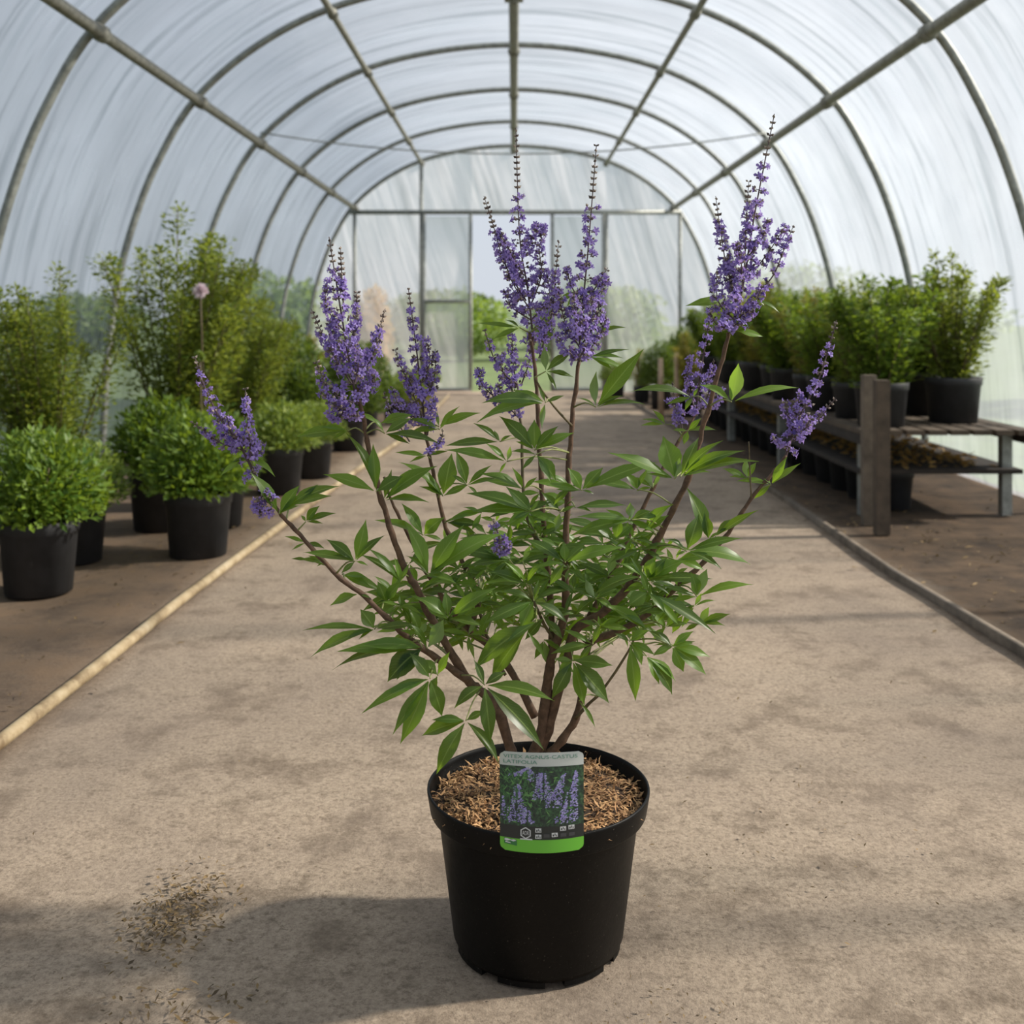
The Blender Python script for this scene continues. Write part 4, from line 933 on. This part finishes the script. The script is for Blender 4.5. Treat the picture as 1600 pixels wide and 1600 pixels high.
# the card: strips so that it bends
def card_strip(mb, v0, v1, off, mi=0, side=1):
    n = 24; r = .06
    def ext(v):
        d = 0
        if v > 1-r: d = r-math.sqrt(max(0, r*r-(v-(1-r))**2))
        if v < r: d = r-math.sqrt(max(0, r*r-(r-v)**2))
        return d
    nv = max(4, int((v1-v0)*40)); vs = []; uvs = []
    for j in range(nv+1):
        v = v0+(v1-v0)*j/nv; e = ext(v)
        for i in range(n+1):
            u = e+(1-2*e)*i/n; vs.append(cp(u, v, off)); uvs.append((u, v))
    mb.add(vs, [(j*(n+1)+i, j*(n+1)+i+1, (j+1)*(n+1)+i+1, (j+1)*(n+1)+i) for j in range(nv) for i in range(n)], mi, uvs)
mb = MB(); card_strip(mb, 0, 1, 0); card_strip(mb, 0, 1, -.0008); mb.build('card', M['card'], card)
mb = MB(); card_strip(mb, .145, .862, .0003); mb.build('printed_picture', M['pic'], card)
mb = MB(); card_strip(mb, 0, .13, .0003); mb.build('green_band', M['green'], card)
mb = MB(); card_strip(mb, .13, .262, .0004); mb.build('icon_band', M['cdark'], card)
# pointer of the white header
mb = MB(); poly(mb, [(.30, .864), (.345, .825), (.39, .864)], .0006); mb.build('header_pointer', M['card'], card, False)
# plants in the printed picture
rc = random.Random(9); mb = MB()
def stroke(u, v, a, l, w, mi):
    du, dv = math.cos(a)*l, math.sin(a)*l; pu, pv = -math.sin(a)*w, math.cos(a)*w
    poly(mb, [(u-pu*.4, v-pv*.4), (u+du*.5-pu, v+dv*.5-pv), (u+du, v+dv), (u+du*.5+pu, v+dv*.5+pv)], .0006+rc.random()*.0003, mi)
for _ in range(260):
    u, v = rc.uniform(.03, .9), rc.uniform(.3, .82)
    if rc.random() < .5: u = rc.uniform(.03, .38); v = rc.uniform(.5, .82)
    stroke(u, v, rc.uniform(0, 6.28), rc.uniform(.04, .09), rc.uniform(.004, .009), rc.choice([2, 2, 3]))
for (ub, vb, ut, vt, wd, nn) in ((.20, .29, .215, .68, .10, 230), (.52, .52, .50, .80, .13, 260), (.62, .45, .75, .78, .10, 200), (.82, .29, .90, .80, .10, 280), (.42, .72, .36, .84, .07, 60), (.08, .30, .05, .55, .05, 60), (.15, .76, .32, .85, .06, 80), (.70, .30, .78, .5, .05, 60), (.33, .29, .31, .45, .07, 110)):
    for _ in range(nn):
        t_ = rc.random(); wl_ = wd*(1-t_*.85); u = ub+(ut-ub)*t_+rc.uniform(-1, 1)*wl_; v = vb+(vt-vb)*t_
        if not (.03 < u < .93 and .275 < v < .85): continue
        stroke(u, v, rc.uniform(-.6, .6)+(0 if u > ub else PI), rc.uniform(.015, .035), rc.uniform(.004, .008), rc.choice([0, 0, 1]))
tag(mb.build('picture_print', [M['lil'], M['lil2'], M['pg'], M['pg2']], card, False), None, None, None, 'stuff')
# icons
mb = MB()
def rect(u0, v0, u1, v1, off=.0009, mi=0): poly(mb, [(u0, v0), (u1, v0), (u1, v1), (u0, v1)], off, mi)
for (u, v) in ((.42, .205), (.42, .143), (.615, .158), (.715, .215), (.815, .222)):
    rect(u, v, u+.072, v+.042, .0009, 0)
    rect(u+.012, v+.008, u+.026, v+.028, .0012, 1); rect(u+.034, v+.014, u+.044, v+.036, .0012, 1); rect(u+.052, v+.006, u+.062, v+.024, .0012, 1)
for (u, v) in ((.52, .155), (.72, .155), (.82, .155)):
    rect(u, v, u+.07, v+.035, .0009, 2)
mb.build('care_icons', [M['cwhite'], M['cdark'], flat('print_grey', (.05, .05, .052))], card, False)
mb = MB()
hexo = [(.305+.07*math.cos(PI/6+k*PI/3), .195+.06*math.sin(PI/6+k*PI/3)) for k in range(6)]
hexi = [(.305+.056*math.cos(PI/6+k*PI/3), .195+.048*math.sin(PI/6+k*PI/3)) for k in range(6)]
for k in range(6): poly(mb, [hexo[k], hexo[(k+1) % 6], hexi[(k+1) % 6], hexi[k]], .0009)
rect(.24, .128, .385, .14, .001)
mb.build('hexagon_emblem', M['cwhite'], card, False)
mb = MB(); poly(mb, [(.05, .125), (.20, .115), (.20, .06), (.05, .07)], .0009, 0)
poly(mb, [(.055, .122), (.09, .125), (.13, .115), (.17, .122), (.195, .112), (.16, .10), (.12, .108), (.08, .098), (.055, .105)], .0012, 1)
poly(mb, [(.065, .083), (.125, .078), (.125, .088), (.065, .094)], .0012, 1)
mb.build('corner_emblem', [M['dgreen'], M['cwhite']], card, False)
def text(body, u, v, hgt, width, m, name, off=.0011):
    cu = bpy.data.curves.new(name, 'FONT'); cu.body = body; cu.size = 1
    ob = bpy.data.objects.new(name, cu); C.objects.link(ob)
    dg = bpy.context.evaluated_depsgraph_get(); me = bpy.data.meshes.new_from_object(ob.evaluated_get(dg))
    bpy.data.objects.remove(ob)
    xs = [q.co.x for q in me.vertices]; ys = [q.co.y for q in me.vertices]
    x0, x1, y0, y1 = min(xs), max(xs), min(ys), max(ys)
    m_ = MB(); m_.add([cp(u+(q.co.x-x0)/(x1-x0)*width, v+(q.co.y-y0)/(y1-y0)*hgt, off) for q in me.vertices], [tuple(p_.vertices) for p_ in me.polygons])
    bpy.data.meshes.remove(me); return m_.build(name, m, card, False)
text('VITEX AGNUS-CASTUS', .045, .942, .036, .88, M['ink'], 'lettering')
text('LATIFOLIA', .045, .888, .036, .40, M['ink'], 'lettering')
text('ADR', .265, .175, .042, .08, M['cwhite'], 'lettering')
text('1|0', .89, .50, .0001, .0001, M['cwhite'], 'lettering') if False else None

# ------------------------------------------------------------------ litter on the floor
mb = MB(); rr = random.Random(55)
def scatter(cx, cy, sx_, sy_, n, ls):
    for _ in range(n):
        p = Vector((rr.gauss(cx, sx_), rr.gauss(cy, sy_), .002+rr.random()*.006)); d = rv(rr); d.z *= .25
        blade(mb, p, d, Vector((0, 0, 1))+rv(rr)*.5, ls*rr.uniform(.4, 1.3), ls*rr.uniform(.15, .5))
scatter(-.50, 1.62, .035, .06, 520, .013); scatter(-.42, 1.40, .05, .03, 90, .014)
scatter(.52, 1.9, .12, .2, 60, .010); scatter(0, 2.6, .7, .8, 120, .010); scatter(.3, 1.5, .3, .15, 50, .006); scatter(.20, 1.36, .05, .04, 60, .008)
scatter(1.7, 4.5, .25, 1.2, 350, .03); scatter(-1.3, 4.5, .2, 1.5, 300, .02)
tag(mb.build('leaf_litter', M['litter'], None, False), 'dry brown leaf litter scattered over the earth floor', 'litter', None, 'stuff')
print('objects', len(bpy.data.objects), 'tris~', sum(len(m.polygons) for m in bpy.data.meshes))
